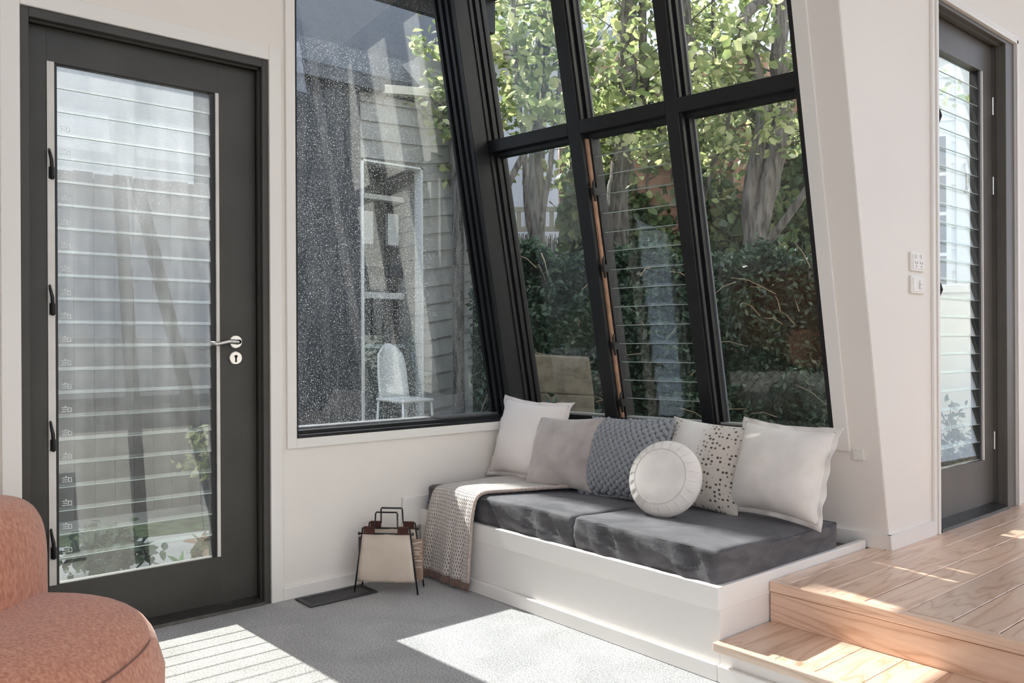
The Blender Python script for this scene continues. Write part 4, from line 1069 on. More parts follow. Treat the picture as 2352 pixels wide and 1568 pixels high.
def leaves(pts, size, up_bias=0.5, aspect=0.6, jitter=0.35, fold=0.25, rng=RNG, faces4=True):
    """pts (n,3) -> leaf mesh data; each leaf is a folded blade with a pointed tip"""
    n = len(pts)
    nr = rng.normal(size=(n, 3)); nr[:, 2] += up_bias * 2.0; nr /= np.linalg.norm(nr, axis=1, keepdims=True)
    d = rng.normal(size=(n, 3)); d[:, 2] -= 0.4
    d -= nr * np.sum(d * nr, axis=1, keepdims=True); d /= np.linalg.norm(d, axis=1, keepdims=True)
    s = np.cross(nr, d)
    L = size * (1 + jitter * rng.uniform(-1, 1, size=(n, 1))); W = L * aspect / 2
    if faces4:
        V = np.stack([pts, pts + d * L * 0.35 + s * W + nr * L * fold * 0.5, pts + d * L * 0.75 + s * W * 0.7 + nr * L * fold * 0.3, pts + d * L,
                      pts + d * L * 0.75 - s * W * 0.7 + nr * L * fold * 0.3, pts + d * L * 0.35 - s * W + nr * L * fold * 0.5, pts + d * L * 0.55], axis=1)
        base = (np.arange(n) * 7)[:, None]
        f = np.concatenate([base + np.array([[0, 6, 2, 1]]), base + np.array([[6, 3, 2, 2]])], axis=0)
        quads = [(0, 6, 2, 1), (0, 5, 4, 6)]; tris = [(6, 3, 2), (6, 4, 3)]
        F = np.concatenate([(base + np.array([q])) for q in quads]).tolist() + np.concatenate([(base + np.array([q])) for q in tris]).tolist()
        return V.reshape(-1, 3), F
    V = np.stack([pts, pts + d * L * 0.45 + s * W + nr * L * fold * 0.4, pts + d * L, pts + d * L * 0.45 - s * W + nr * L * fold * 0.4], axis=1)
    base = (np.arange(n) * 4)[:, None]
    F = np.concatenate([base + np.array([[0, 2, 1]]), base + np.array([[0, 3, 2]])]).tolist()
    return V.reshape(-1, 3), F
def leafobj(name, V, F, mat, parent):
    me = bpy.data.meshes.new(name); me.from_pydata(V.tolist(), [], F); me.update()
    o = link(name, me, mat, parent, True); o['kind'] = 'stuff'; return o

BARK = None
def barkmat(name, c0, c1):
    mt, nt, out = nodemat(name)
    bs = N(nt, 'ShaderNodeBsdfPrincipled', Roughness=0.9)
    v = coords(nt, 'Object', (30, 30, 5))
    a = N(nt, 'ShaderNodeTexNoise', Scale=1.2, Detail=6.0, Distortion=0.6); nt.links.new(v, a.inputs['Vector'])
    nt.links.new(ramp(nt, a.outputs['Fac'], [(0.35, c0), (0.65, c1)]), bs.inputs['Base Color'])
    bp = N(nt, 'ShaderNodeBump', Strength=0.9, Distance=0.02); nt.links.new(a.outputs['Fac'], bp.inputs['Height']); nt.links.new(bp.outputs[0], bs.inputs['Normal'])
    nt.links.new(bs.outputs[0], out.inputs[0]); return mt
BARK = barkmat('grey bark', (0.05, 0.044, 0.040), (0.215, 0.195, 0.18))
TREELEAF = leafmat('tree leaf', [(0.10, 0.14, 0.06), (0.23, 0.28, 0.12), (0.42, 0.45, 0.22), (0.60, 0.60, 0.36)], 0.5)
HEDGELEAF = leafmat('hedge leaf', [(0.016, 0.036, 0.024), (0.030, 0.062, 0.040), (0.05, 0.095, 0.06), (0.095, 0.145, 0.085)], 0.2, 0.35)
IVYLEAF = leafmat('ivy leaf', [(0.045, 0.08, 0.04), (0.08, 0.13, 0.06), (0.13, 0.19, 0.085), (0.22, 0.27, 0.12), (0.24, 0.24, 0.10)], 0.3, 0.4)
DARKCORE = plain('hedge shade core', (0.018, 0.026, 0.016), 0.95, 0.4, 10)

def smooth_path(pts, k=5):
    P = [Vector(p) for p in pts]; out = []
    P = [P[0] * 2 - P[1]] + P + [P[-1] * 2 - P[-2]]
    for i in range(1, len(P) - 2):
        for s in range(k):
            t = s / k; a, b_, c, d = P[i - 1], P[i], P[i + 1], P[i + 2]
            out.append(0.5 * ((2 * b_) + (c - a) * t + (2 * a - 5 * b_ + 4 * c - d) * t * t + (3 * b_ - a - 3 * c + d) * t ** 3))
    out.append(P[-2]); return out
def tree(name, label, trunk, r0, r1, branches, nleaf, zmin, sig, size, mat=TREELEAF):
    base = (trunk[0][0], trunk[0][1], -0.16)
    e = thing(name, label, 'tree', base, 'trees beyond the slanted window')
    tp = smooth_path([base] + [tuple(p) for p in trunk])
    n = len(tp); rad = [r0 + (r1 - r0) * (i / (n - 1)) for i in range(n)]
    rad = [r * (1 + 0.06 * math.sin(i * 1.7)) for i, r in enumerate(rad)]
    MB().tube(tp, rad, 12).build('trunk', BARK, e, True)
    sources = [p for p in tp if p.z > zmin]
    for pts, ra, rb in branches:
        bp = smooth_path(pts); m_ = len(bp)
        MB().tube(bp, [ra + (rb - ra) * i / (m_ - 1) for i in range(m_)], 8).build('branch', BARK, e, True)
        sources += [p for p in bp if p.z > zmin]
    # twigs with leaf clusters
    tw = MB(); cl = []
    for k in range(max(10, nleaf // 45)):
        p0 = random.choice(sources)
        d = Vector((random.gauss(0, 1), random.gauss(0, 1), random.gauss(0.15, 0.6))).normalized() * random.uniform(0.3, 1.0) * sig * 2.1
        p1 = p0 + d * 0.5 + Vector((0, 0, random.uniform(-0.03, 0.06))); p2 = p0 + d
        tw.tube([p0, p1, p2], [0.007, 0.005, 0.0025], 5)
        for t in (0.45, 0.7, 0.9, 1.0): cl.append(p0.lerp(p2, t))
    tw.build('twigs', BARK, e, True)['kind'] = 'stuff'
    cl = np.array([tuple(c) for c in cl])
    idx = RNG.integers(0, len(cl), nleaf)
    P = cl[idx] + RNG.normal(size=(nleaf, 3)) * np.array([0.075, 0.075, 0.075])
    V, F = leaves(P, size, 0.45, 0.72)
    leafobj('foliage', V, F, mat, e)
    return e
tree('garden_tree', 'three-stemmed tree rising before the pale house in the left pane', [(-1.59, 3.14, 1.48), (-1.61, 3.12, 2.04), (-1.6, 3.13, 2.33), (-1.58, 3.15, 2.76), (-1.57, 3.18, 3.19), (-1.56, 3.19, 3.58), (-1.54, 3.21, 4.3)], 0.066, 0.052,
     [([(-1.58, 3.12, 1.60), (-1.53, 2.98, 1.92), (-1.51, 2.94, 2.16), (-1.51, 2.93, 2.45), (-1.54, 2.9, 2.8), (-1.56, 2.88, 3.31), (-1.57, 2.87, 3.9)], 0.022, 0.016),
      ([(-1.58, 3.12, 1.62), (-1.42, 3.04, 2.01), (-1.39, 3.07, 2.23), (-1.38, 3.09, 2.45), (-1.35, 3.12, 2.77), (-1.31, 3.17, 3.6)], 0.024, 0.016),
      ([(-1.60, 3.13, 3.0), (-1.52, 3.07, 2.64), (-1.42, 2.88, 2.4), (-1.41, 2.74, 2.19), (-1.47, 2.67, 1.97)], 0.036, 0.020)], 1900, 2.50, 0.36, 0.075)
tree('garden_tree', 'rough-barked tree behind the slanted louvres', [(-1.54, 3.97, 1.51), (-1.55, 3.97, 2.12), (-1.53, 3.99, 2.4), (-1.5, 4.03, 2.68), (-1.49, 4.04, 3.07), (-1.49, 4.03, 3.43), (-1.47, 4.06, 4.4)], 0.095, 0.075,
     [([(-1.51, 4.02, 2.55), (-1.44, 4.1, 2.75), (-1.4, 4.14, 3.07), (-1.41, 4.13, 3.57), (-1.4, 4.14, 4.3)], 0.045, 0.03)], 1900, 2.55, 0.44, 0.072)
tree('garden_tree', 'forked tree with a pruned branch in the right-hand pane', [(-0.36, 4.13, 1.39), (-0.36, 4.14, 1.79), (-0.31, 4.19, 2.07), (-0.26, 4.25, 2.39), (-0.23, 4.29, 2.67), (-0.25, 4.26, 2.98), (-0.24, 4.28, 3.33), (-0.22, 4.29, 4.0)], 0.095, 0.05,
     [([(-0.36, 4.13, 1.60), (-0.39, 4.1, 1.89), (-0.38, 4.11, 2.14), (-0.34, 4.15, 2.42), (-0.32, 4.17, 2.7), (-0.37, 4.12, 3.04), (-0.4, 4.09, 3.36), (-0.43, 5.19, 4.0)], 0.06, 0.04),
      ([(-0.33, 4.16, 1.66), (-0.18, 4.19, 1.83), (-0.02, 4.22, 2.04), (0.06, 4.31, 2.22), (0.2, 4.4, 2.6)], 0.035, 0.018)], 1500, 2.3, 0.38, 0.070)
tree('garden_tree', 'slim grey tree beside the right-hand mullion', [(-0.91, 4.25, 1.5), (-0.94, 4.22, 2.06), (-0.96, 4.2, 2.37), (-0.96, 4.2, 2.71), (-0.96, 4.19, 3.05), (-0.98, 4.17, 3.35), (-1.0, 4.14, 3.66), (-1.03, 4.12, 4.2)], 0.060, 0.045,
     [([(-0.93, 4.2, 1.9), (-0.83, 4.2, 2.21), (-0.77, 4.26, 2.48), (-0.72, 4.32, 2.75), (-0.79, 4.24, 3.18), (-0.79, 4.24, 4.0)], 0.022, 0.015)], 1500, 2.45, 0.38, 0.070)
tree('garden_tree', 'dark-trunked tree at the slanting edge of the dusty window', [(-2.39, 2.98, 1.8), (-2.39, 2.98, 2.12), (-2.4, 2.97, 2.37), (-2.41, 2.95, 2.73), (-2.43, 2.94, 3.08), (-2.45, 2.9, 3.47), (-2.47, 2.88, 4.3)], 0.050, 0.040,
     [([(-2.42, 2.95, 2.9), (-2.2, 2.99, 3.1), (-2.05, 3.05, 3.5)], 0.02, 0.01)], 800, 2.15, 0.22, 0.075)

# ---- hedge
def hedge(name, label, p0, p1, depth, h0, h1, nleaf, size, mat=HEDGELEAF, group='garden hedges'):
    p0 = Vector((p0[0], p0[1], 0)); p1 = Vector((p1[0], p1[1], 0)); ax = (p1 - p0); Ln = ax.length; ax.normalize(); bk = Vector((-ax.y, ax.x, 0))
    e = thing(name, label, 'hedge', tuple((p0 + p1) / 2 - Vector((0, 0, 0.16))), group)
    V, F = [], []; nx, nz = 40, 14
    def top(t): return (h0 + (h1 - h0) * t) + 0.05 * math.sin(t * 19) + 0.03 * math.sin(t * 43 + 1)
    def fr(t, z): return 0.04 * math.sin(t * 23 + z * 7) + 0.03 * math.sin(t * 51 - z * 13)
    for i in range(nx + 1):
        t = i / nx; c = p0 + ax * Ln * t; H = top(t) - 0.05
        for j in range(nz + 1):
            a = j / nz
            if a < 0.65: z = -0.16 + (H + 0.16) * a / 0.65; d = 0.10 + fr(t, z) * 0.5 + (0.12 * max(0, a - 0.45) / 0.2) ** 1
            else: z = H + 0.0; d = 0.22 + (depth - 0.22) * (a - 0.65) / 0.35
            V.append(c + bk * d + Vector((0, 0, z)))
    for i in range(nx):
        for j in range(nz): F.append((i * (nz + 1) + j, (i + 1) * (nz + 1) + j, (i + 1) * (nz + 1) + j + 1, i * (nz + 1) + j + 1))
    mk('stems_or_core', V, F, DARKCORE, e, True)  # dark backing shell stands in for the shaded inside of the hedge
    t = RNG.uniform(0, 1, nleaf); part = RNG.uniform(0, 1, nleaf)
    P = np.zeros((nleaf, 3))
    for k in range(nleaf):
        H = top(t[k])
        if part[k] < 0.72:
            z = -0.16 + (H + 0.16) * RNG.uniform(0, 1); d = fr(t[k], z) + abs(RNG.normal(0, 0.06)) + 0.02 + (0.10 * max(0, (z - H + 0.25)) / 0.25)
        else:
            d = RNG.uniform(0.08, depth); z = H + RNG.normal(0, 0.035)
        c = p0 + ax * Ln * t[k] + bk * d
        P[k] = (c.x, c.y, z)
    V, F = leaves(P, size, 0.35, 0.5, 0.4, 0.2, RNG, False)
    leafobj('foliage', V, F, mat, e)
    # bare twigs poking out
    tw = MB()
    for k in range(60):
        tt = random.random(); z = random.uniform(0.2, h0); c = p0 + ax * Ln * tt - bk * random.uniform(0.0, 0.03) + Vector((0, 0, z))
        d = Vector((random.gauss(0, 1), random.gauss(0, 1), random.gauss(0.3, 0.8))).normalized() * random.uniform(0.1, 0.25)
        tw.tube([c, c + d * 0.5 + Vector((0, 0, 0.02)), c + d], [0.004, 0.003, 0.002], 5)
    tw.build('twigs', plain('pale twig', (0.26, 0.20, 0.14), 0.9, 0.2), e)['kind'] = 'stuff'
hedge('leafy_hedge', 'dense dark green hedge filling the lower panes of the slanted window', (-1.20, 2.20), (0.50, 4.21), 0.5, 1.60, 1.50, 26000, 0.048)

# ---- ivy-covered brick wall
def brickmat(name, a, b_, mortar, sc=1.0):
    mt, nt, out = nodemat(name)
    bs = N(nt, 'ShaderNodeBsdfPrincipled', Roughness=0.9)
    br = N(nt, 'ShaderNodeTexBrick', Scale=1.0); br.inputs['Color1'].default_value = (*a, 1); br.inputs['Color2'].default_value = (*b_, 1); br.inputs['Mortar'].default_value = (*mortar, 1)
    br.inputs['Brick Width'].default_value = 0.24 * sc; br.inputs['Row Height'].default_value = 0.086 * sc; br.inputs['Mortar Size'].default_value = 0.008
    nt.links.new(coords(nt, 'UV'), br.inputs['Vector'])
    nt.links.new(br.outputs['Color'], bs.inputs['Base Color']); nt.links.new(bs.outputs[0], out.inputs[0]); return mt
def ivy_wall():
    a = Vector((-2.72, 4.44, 0)); b_ = Vector((-0.78, 6.72, 0)); ax = b_ - a; Ln = ax.length; ax.normalize(); bk = Vector((-ax.y, ax.x, 0)); H = 3.75
    e = thing('brick_wall', 'red brick boundary wall mostly hidden by ivy', 'wall', tuple((a + b_) / 2 - Vector((0, 0, 0.16))))
    q = [a, b_, b_ + bk * 0.2, a + bk * 0.2]
    v = [(p.x, p.y, -0.16) for p in q] + [(p.x, p.y, H) for p in q]
    o = MB().hexa(v).build('masonry', brickmat('red brick', (0.40, 0.20, 0.15), (0.46, 0.25, 0.19), (0.44, 0.29, 0.235)), e)
    uvl = o.data.uv_layers.new(name='uv')
    for lp in o.data.loops:
        co = o.data.vertices[lp.vertex_index].co; uvl.data[lp.index].uv = ((co - a).dot(ax), co.z)
    iv = thing('ivy_climber', 'climbing ivy spread over the brick wall', 'ivy', tuple((a + b_) / 2 - bk * 0.05 - Vector((0, 0, 0.16))))
    n = 15000; P = []
    while len(P) < n:
        t = RNG.uniform(0, 1); z = -0.1 + (H - 0.15) * RNG.uniform(0, 1) ** 0.9
        cover = 1.0 if z < 2.35 + 0.35 * math.sin(t * 9 + 0.8) else (0.10 + 0.5 * (math.sin(t * 17 + z * 5) > 0.35))
        if t > 0.86 and z > 1.4: cover *= 0.55
        if RNG.uniform() > cover: continue
        c = a + ax * Ln * t - bk * abs(RNG.normal(0.06, 0.07)); P.append((c.x, c.y, z))
    P = np.array(P)
    V, F = leaves(P, 0.095, 0.15, 0.85, 0.4, 0.2)
    leafobj('foliage', V, F, IVYLEAF, iv)
    tw = MB()
    for k in range(14):
        t = (k + 0.5) / 14 + random.uniform(-0.02, 0.02); z = -0.16; pts = []
        for s in range(7): pts.append(a + ax * Ln * (t + 0.03 * math.sin(s * 1.3 + k)) - bk * 0.02 + Vector((0, 0, -0.16 + s * 0.5)))
        tw.tube(pts, [0.02 - 0.002 * s for s in range(7)], 6)
    tw.build('vine_stems', BARK, iv, True)
ivy_wall()

# ---- brushwood fence with a lattice top, left of the ivy wall
def brush_fence():
    a = Vector((-3.75, 3.30, 0)); b_ = Vector((-2.60, 4.60, 0)); ax = b_ - a; Ln = ax.length; ax.normalize(); bk = Vector((-ax.y, ax.x, 0))
    e = thing('brush_fence', 'grey brushwood fence with a pale lattice top behind the hedge', 'fence', tuple((a + b_) / 2 - Vector((0, 0, 0.16))))
    b = MB()
    for k in range(300):
        t = k / 299; c = a + ax * Ln * t + bk * random.uniform(-0.02, 0.02); h = 2.02 + random.uniform(-0.04, 0.03)
        c2 = c + ax * random.uniform(-0.02, 0.02)
        b.tube([(c.x, c.y, -0.16), (c2.x, c2.y, h)], 0.006, 4)
    o = b.build('brushwood', plain('brushwood', (0.27, 0.245, 0.22), 0.95, 0.4, 30), e); o['kind'] = 'stuff'
    LT = plain('lattice timber', (0.50, 0.47, 0.42), 0.8, 0.15)
    for z in (2.06, 2.25):
        for_ = MB(); q = [a - bk * 0.03, b_ - bk * 0.03, b_ - bk * 0.0, a - bk * 0.0]
        for_.hexa([(p.x, p.y, z) for p in q] + [(p.x, p.y, z + 0.045) for p in q]); for_.build('rail', LT, e)
    for k in range(22):
        c = a + ax * Ln * (k + 0.5) / 22; q = [c - ax * 0.022 - bk * 0.02, c + ax * 0.022 - bk * 0.02, c + ax * 0.022, c - ax * 0.022]
        MB().hexa([(p.x, p.y, 2.105) for p in q] + [(p.x, p.y, 2.25) for p in q]).build('lattice_slat', LT, e)
brush_fence()

# ---- pale neighbouring house far behind the trees
def weatherboards(parent, a, b_, z0, z1, pitch, mat, slope=0.0, name='weatherboard', proud=0.02):
    a = Vector(a); b_ = Vector(b_); ax = b_ - a; Ln = ax.length; ax.normalize(); nrm = Vector((ax.y, -ax.x, 0))
    z = z0; k = 0
    while z < z1 - 1e-6:
        zt = min(z + pitch, z1)
        s = slope * Ln
        v = [a + nrm * proud + Vector((0, 0, z)), b_ + nrm * proud + Vector((0, 0, z + s)), b_ - nrm * 0.01 + Vector((0, 0, z + s)), a - nrm * 0.01 + Vector((0, 0, z)),
             a + nrm * 0.004 + Vector((0, 0, zt)), b_ + nrm * 0.004 + Vector((0, 0, zt + s)), b_ - nrm * 0.01 + Vector((0, 0, zt + s)), a - nrm * 0.01 + Vector((0, 0, zt))]
        MB().hexa(v).build(name, mat, parent); z += pitch
def house():
    a = Vector((-5.30, 4.45, 0)); b_ = Vector((-3.75, 6.28, 0)); ax = (b_ - a).normalized(); bk = Vector((-ax.y, ax.x, 0))
    e = thing('pale_house', 'pale blue-grey rendered house seen through the left tree', 'house', tuple((a + b_) / 2 - Vector((0, 0, 0.16))))
    q = [a, b_, b_ + bk * 3, a + bk * 3]
    MB().hexa([(p.x, p.y, -0.16) for p in q] + [(p.x, p.y, 4.35) for p in q]).build('wall', plain('pale blue render', (0.55, 0.62, 0.68), 0.8, 0.05), e)
    q = [a - bk * 0.45 - ax * 0.3, b_ - bk * 0.45 + ax * 0.3, b_ + bk * 3.2 + ax * 0.3, a + bk * 3.2 - ax * 0.3]
    MB().hexa([(p.x, p.y, 4.35) for p in q] + [(p.x, p.y, 4.42) for p in q]).build('eave', plain('cream eave', (0.70, 0.66, 0.58), 0.7, 0.05), e)
    MB().hexa([(p.x, p.y, 4.42) for p in q] + [(p.x + 0, p.y, 4.55) for p in q]).build('gutter', plain('grey gutter', (0.22, 0.25, 0.28), 0.5, 0.1), e)
    q2 = [p + Vector((0, 0, 4.55)) for p in q]; r0 = (q2[0] + q2[3]) / 2 + Vector((0, 0, 0.9)); r1 = (q2[1] + q2[2]) / 2 + Vector((0, 0, 0.9))
    mk('roof', [*q2, r0, r1], [(0, 1, 5, 4), (2, 3, 4, 5), (0, 4, 3), (1, 2, 5), (3, 2, 1, 0)], plain('slate roof', (0.20, 0.21, 0.23), 0.7, 0.2), e)
    c = a + ax * 1.48 - bk * 0.05
    MB().tube([(c.x, c.y, 0), (c.x, c.y, 4.35)], 0.045, 10).build('downpipe', plain('blue-grey pipe', (0.30, 0.36, 0.42), 0.5, 0.05), e, True)
house()

def sunny_house():  # out-of-view house put in to reflect sun back into the room
    e = thing('added_sunlit_house', 'unseen pale house added to bounce sunlight into the room', 'house', (11.0, 3.0, -0.16))
    CR = plain('cream weatherboard', (0.66, 0.64, 0.58), 0.7, 0.05)
    MB().box(11.0, 14.0, -6.0, 10.0, -0.16, 3.2).build('wall', CR, e)
    for y in (-4.5, -2.0, 1.0, 4.0, 6.5):
        f_ = MB().box(10.95, 11.0, y, y + 1.2, 0.9, 2.3).build('window', plain('white sash', (0.75, 0.75, 0.73), 0.5), e)
        g_ = MB().box(10.93, 10.96, y + 0.1, y + 1.1, 1.0, 2.2).build('pane', plain('dark pane', (0.08, 0.09, 0.10), 0.1), f_); g_.matrix_parent_inverse = Matrix.Identity(4)
    mk('roof', [(10.6, -6.4, 3.2), (10.6, 10.4, 3.2), (14.4, 10.4, 3.2), (14.4, -6.4, 3.2), (12.5, -6.4, 4.8), (12.5, 10.4, 4.8)], [(0, 1, 5, 4), (2, 3, 4, 5), (0, 4, 3), (1, 2, 5), (3, 2, 1, 0)], plain('slate roof', (0.20, 0.21, 0.23)), e)
sunny_house()

# ---- sandstone block below the hedge
bb = MB().hexa([(-0.72, 2.22, 0.70), (-0.42, 2.52, 0.68), (-0.58, 2.66, 0.68), (-0.88, 2.36, 0.70), (-0.70, 2.24, 0.93), (-0.44, 2.50, 0.91), (-0.58, 2.64, 0.91), (-0.84, 2.36, 0.93)])
b0 = MB().hexa([(-0.74, 2.20, -0.16), (-0.40, 2.54, -0.16), (-0.58, 2.70, -0.16), (-0.92, 2.36, -0.16), (-0.72, 2.22, 0.70), (-0.42, 2.52, 0.68), (-0.58, 2.66, 0.68), (-0.88, 2.36, 0.70)])
e = thing('sandstone_pier', 'weathered sandstone block standing before the hedge', 'stone', (-0.65, 2.45, -0.16))
SAND = plain('sandstone', (0.17, 0.145, 0.11), 0.9, 0.35, 14, 0.5, 40)
bb.build('cap_block', SAND, e, bevel=0.012); b0.build('pier_block', SAND, e, bevel=0.01)

# ================================================================== WING OF THE HOUSE ACROSS THE COURT (through the dusty window; door, inner parts and chair are stand-ins)
XW = -2.5
def wing():
    e = thing('garden_wing', 'shaded weatherboard wing with a stand-in white door across the court', 'building', (XW, 2.4, -0.16))
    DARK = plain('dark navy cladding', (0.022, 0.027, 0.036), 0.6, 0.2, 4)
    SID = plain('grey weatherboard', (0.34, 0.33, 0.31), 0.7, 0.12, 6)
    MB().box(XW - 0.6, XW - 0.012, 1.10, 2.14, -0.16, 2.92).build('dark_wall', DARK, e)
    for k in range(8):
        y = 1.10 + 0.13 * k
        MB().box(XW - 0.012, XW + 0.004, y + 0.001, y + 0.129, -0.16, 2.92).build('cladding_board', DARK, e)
    MB().box(XW - 0.6, XW - 0.011, 2.70, 3.45, -0.16, 3.3).build('back_wall', SID, e)
    MB().box(XW - 0.6, XW - 0.011, 2.14, 2.70, 2.40, 2.92).build('lintel', SID, e)
    weatherboards(e, (XW, 2.70, 0), (XW, 3.45, 0), -0.12, 2.90, 0.142, SID, 0.164)
    weatherboards(e, (XW, 2.14, 0), (XW, 2.70, 0), 2.41, 2.88, 0.142, SID, 0.05)
    FR = plain('white door frame', (0.74, 0.74, 0.72), 0.5, 0.03)  # white frame and inner parts interpret shapes among the pane's reflections
    for bx in ((XW - 0.08, XW + 0.02, 2.14, 2.16, -0.16, 2.40), (XW - 0.08, XW + 0.02, 2.685, 2.70, -0.16, 2.40), (XW - 0.08, XW + 0.02, 2.14, 2.70, 2.385, 2.40)):
        MB().box(*bx).build('door_frame', FR, e)
    for bx, nm, mt_ in (((XW - 0.32, XW - 0.28, 2.22, 2.42, 1.80, 2.06), 'inner_sash', FR), ((XW - 0.32, XW - 0.28, 2.56, 2.66, 1.80, 2.06), 'inner_sash', FR), ((XW - 0.34, XW - 0.26, 2.16, 2.70, 1.36, 1.41), 'inner_rail', FR),
                   ((XW - 0.34, XW - 0.26, 2.16, 2.70, 1.55, 1.62), 'inner_rail', DARK), ((XW - 0.34, XW - 0.26, 2.16, 2.70, 0.96, 0.99), 'inner_rail', FR), ((XW - 0.34, XW - 0.26, 2.16, 2.70, 2.16, 2.20), 'inner_rail', FR)):
        MB().box(*bx).build(nm, mt_, e)
    for k in range(5): MB().box(XW - 0.33, XW - 0.31, 2.20 + 0.11 * k, 2.215 + 0.11 * k, 0.99, 1.36).build('inner_baluster', DARK, e)
    MB().box(XW - 0.60, XW - 0.58, 2.10, 2.74, -0.16, 2.5).build('inner_wall', plain('pale inner wall', (0.42, 0.42, 0.40), 0.8, 0.25, 9), e)
    gl = glass('wing glass', (0.9, 0.95, 0.95), 1.2)
    for k in range(14):
        MB().hexa([(XW - 0.03, 2.176, 0.02 + k * 0.074), (XW - 0.03, 2.664, 0.02 + k * 0.074), (XW - 0.025, 2.664, 0.02 + k * 0.074), (XW - 0.025, 2.176, 0.02 + k * 0.074),
                   (XW - 0.05, 2.176, 0.10 + k * 0.074), (XW - 0.05, 2.664, 0.10 + k * 0.074), (XW - 0.045, 2.664, 0.10 + k * 0.074), (XW - 0.045, 2.176, 0.10 + k * 0.074)]).build('louvre_blade', gl, e)
    MB().hexa([(XW - 0.02, 1.02, 2.99), (XW - 0.02, 3.45, 2.99), (XW - 2.6, 4.9, 5.3), (XW - 2.6, 1.02, 5.3), (XW - 0.02, 1.02, 3.07), (XW - 0.02, 3.45, 3.07), (XW - 2.6, 4.9, 5.38), (XW - 2.6, 1.02, 5.38)]).build('roof', plain('dark roof sheet', (0.035, 0.04, 0.05), 0.6, 0.2), e)
    MB().box(XW - 0.7, XW + 0.10, 1.05, 2.30, 2.92, 3.0).build('fascia', plain('dark fascia', (0.06, 0.066, 0.08), 0.6, 0.1), e)
    MB().hexa([(XW - 0.7, 2.30, 2.92), (XW + 0.06, 2.30, 2.92), (XW + 0.06, 3.45, 3.06), (XW - 0.7, 3.45, 3.06), (XW - 0.7, 2.30, 2.985), (XW + 0.06, 2.30, 2.985), (XW + 0.06, 3.45, 3.125), (XW - 0.7, 3.45, 3.125)]).build('capping', plain('cream capping', (0.66, 0.62, 0.54), 0.6, 0.05), e)
wing()
# white chair standing in for a shape among the pane's reflections
def chair():
    c = Vector((-2.12, 2.26, -0.16))
    e = thing('garden_chair', 'stand-in white moulded chair before the shaded wing door', 'chair', tuple(c))
    WP = plain('white moulded plastic', (0.78, 0.78, 0.75), 0.4, 0.02)
    zs = 0.62
    V, F = [], []
    for j in range(9):
        s = j / 8
        for i in range(11):
            u = -1 + 2 * i / 10
            w = 0.125 * (1 - 0.25 * s ** 3) * (1 - (0.28 if j == 8 else 0))
            V.append((c.x - 0.13 - 0.06 * s + 0.035 * u * u, c.y + u * w, zs - 0.02 + 0.40 * s - 0.05 * s ** 4 * u * u))
    for j in range(8):
        for i in range(10): F.append((j * 11 + i, j * 11 + i + 1, (j + 1) * 11 + i + 1, (j + 1) * 11 + i))
    o = mk('backrest', V, F, WP, e, True); so = o.modifiers.new('t', 'SOLIDIFY'); so.thickness = 0.012
    MB().box(c.x - 0.15, c.x + 0.22, c.y - 0.135, c.y + 0.135, zs - 0.045, zs - 0.02).build('seat', WP, e, bevel=0.011)
    for sx in (-0.13, 0.20):
        for sy in (-0.12, 0.12):
            MB().tube([(c.x + sx, c.y + sy, zs - 0.04), (c.x + sx * 1.25, c.y + sy * 1.25, -0.16)], 0.010, 8).build('leg', WP, e, True)
chair()

e = thing('rendered_house', 'pale rendered house beyond the board fence, with a tall stack added to shade the window', 'house', (-7.6, -0.6, -0.16))
CHM = plain('pale chimney render', (0.62, 0.63, 0.64), 0.85, 0.05)
MB().box(-9.0, -7.4, -7.0, 3.3, -0.16, 5.0).build('wall', CHM, e)
MB().box(-7.40, -6.95, 0.93, 1.80, -0.16, 8.45).build('added_chimney', CHM, e); MB().box(-7.45, -6.92, 0.93, 1.83, 8.45, 8.62).build('added_chimney_cap', CHM, e, bevel=0.01)  # tall stack invented to shade the right strip of the dusty window
for y in (1.15, 1.55): MB().tube([(-7.15, y, 8.62), (-7.15, y, 8.9)], [0.10, 0.08], 12).build('added_chimney_pot', plain('clay pot', (0.40, 0.20, 0.13), 0.8, 0.1), e, True)
mk('roof', [(-7.1, -7.3, 4.95), (-7.1, 3.5, 4.95), (-9.3, 3.5, 4.95), (-9.3, -7.3, 4.95), (-8.2, -7.3, 5.6), (-8.2, 3.5, 5.6)], [(0, 1, 5, 4), (2, 3, 4, 5), (0, 4, 3), (1, 2, 5), (3, 2, 1, 0)], plain('slate roof', (0.20, 0.21, 0.23)), e)

# eave over the left wall
e = thing('roof_eave', 'dark timber eave projecting over the dusty window', 'eave', (-0.4, 0.5, 2.75), kind='structure')
MB().box(-0.62, -0.58, -4.2, 1.9, 2.75, 2.93).build('fascia', BLACK, e)
MB().box(-0.60, -0.16, -4.2, 1.9, 2.93, 2.96).build('soffit', BLACK, e)
for y in (-1.4, -0.5, 0.4, 1.3): MB().box(-0.58, -0.16, y - 0.025, y + 0.025, 2.80, 2.93).build('rafter', BLACK, e)

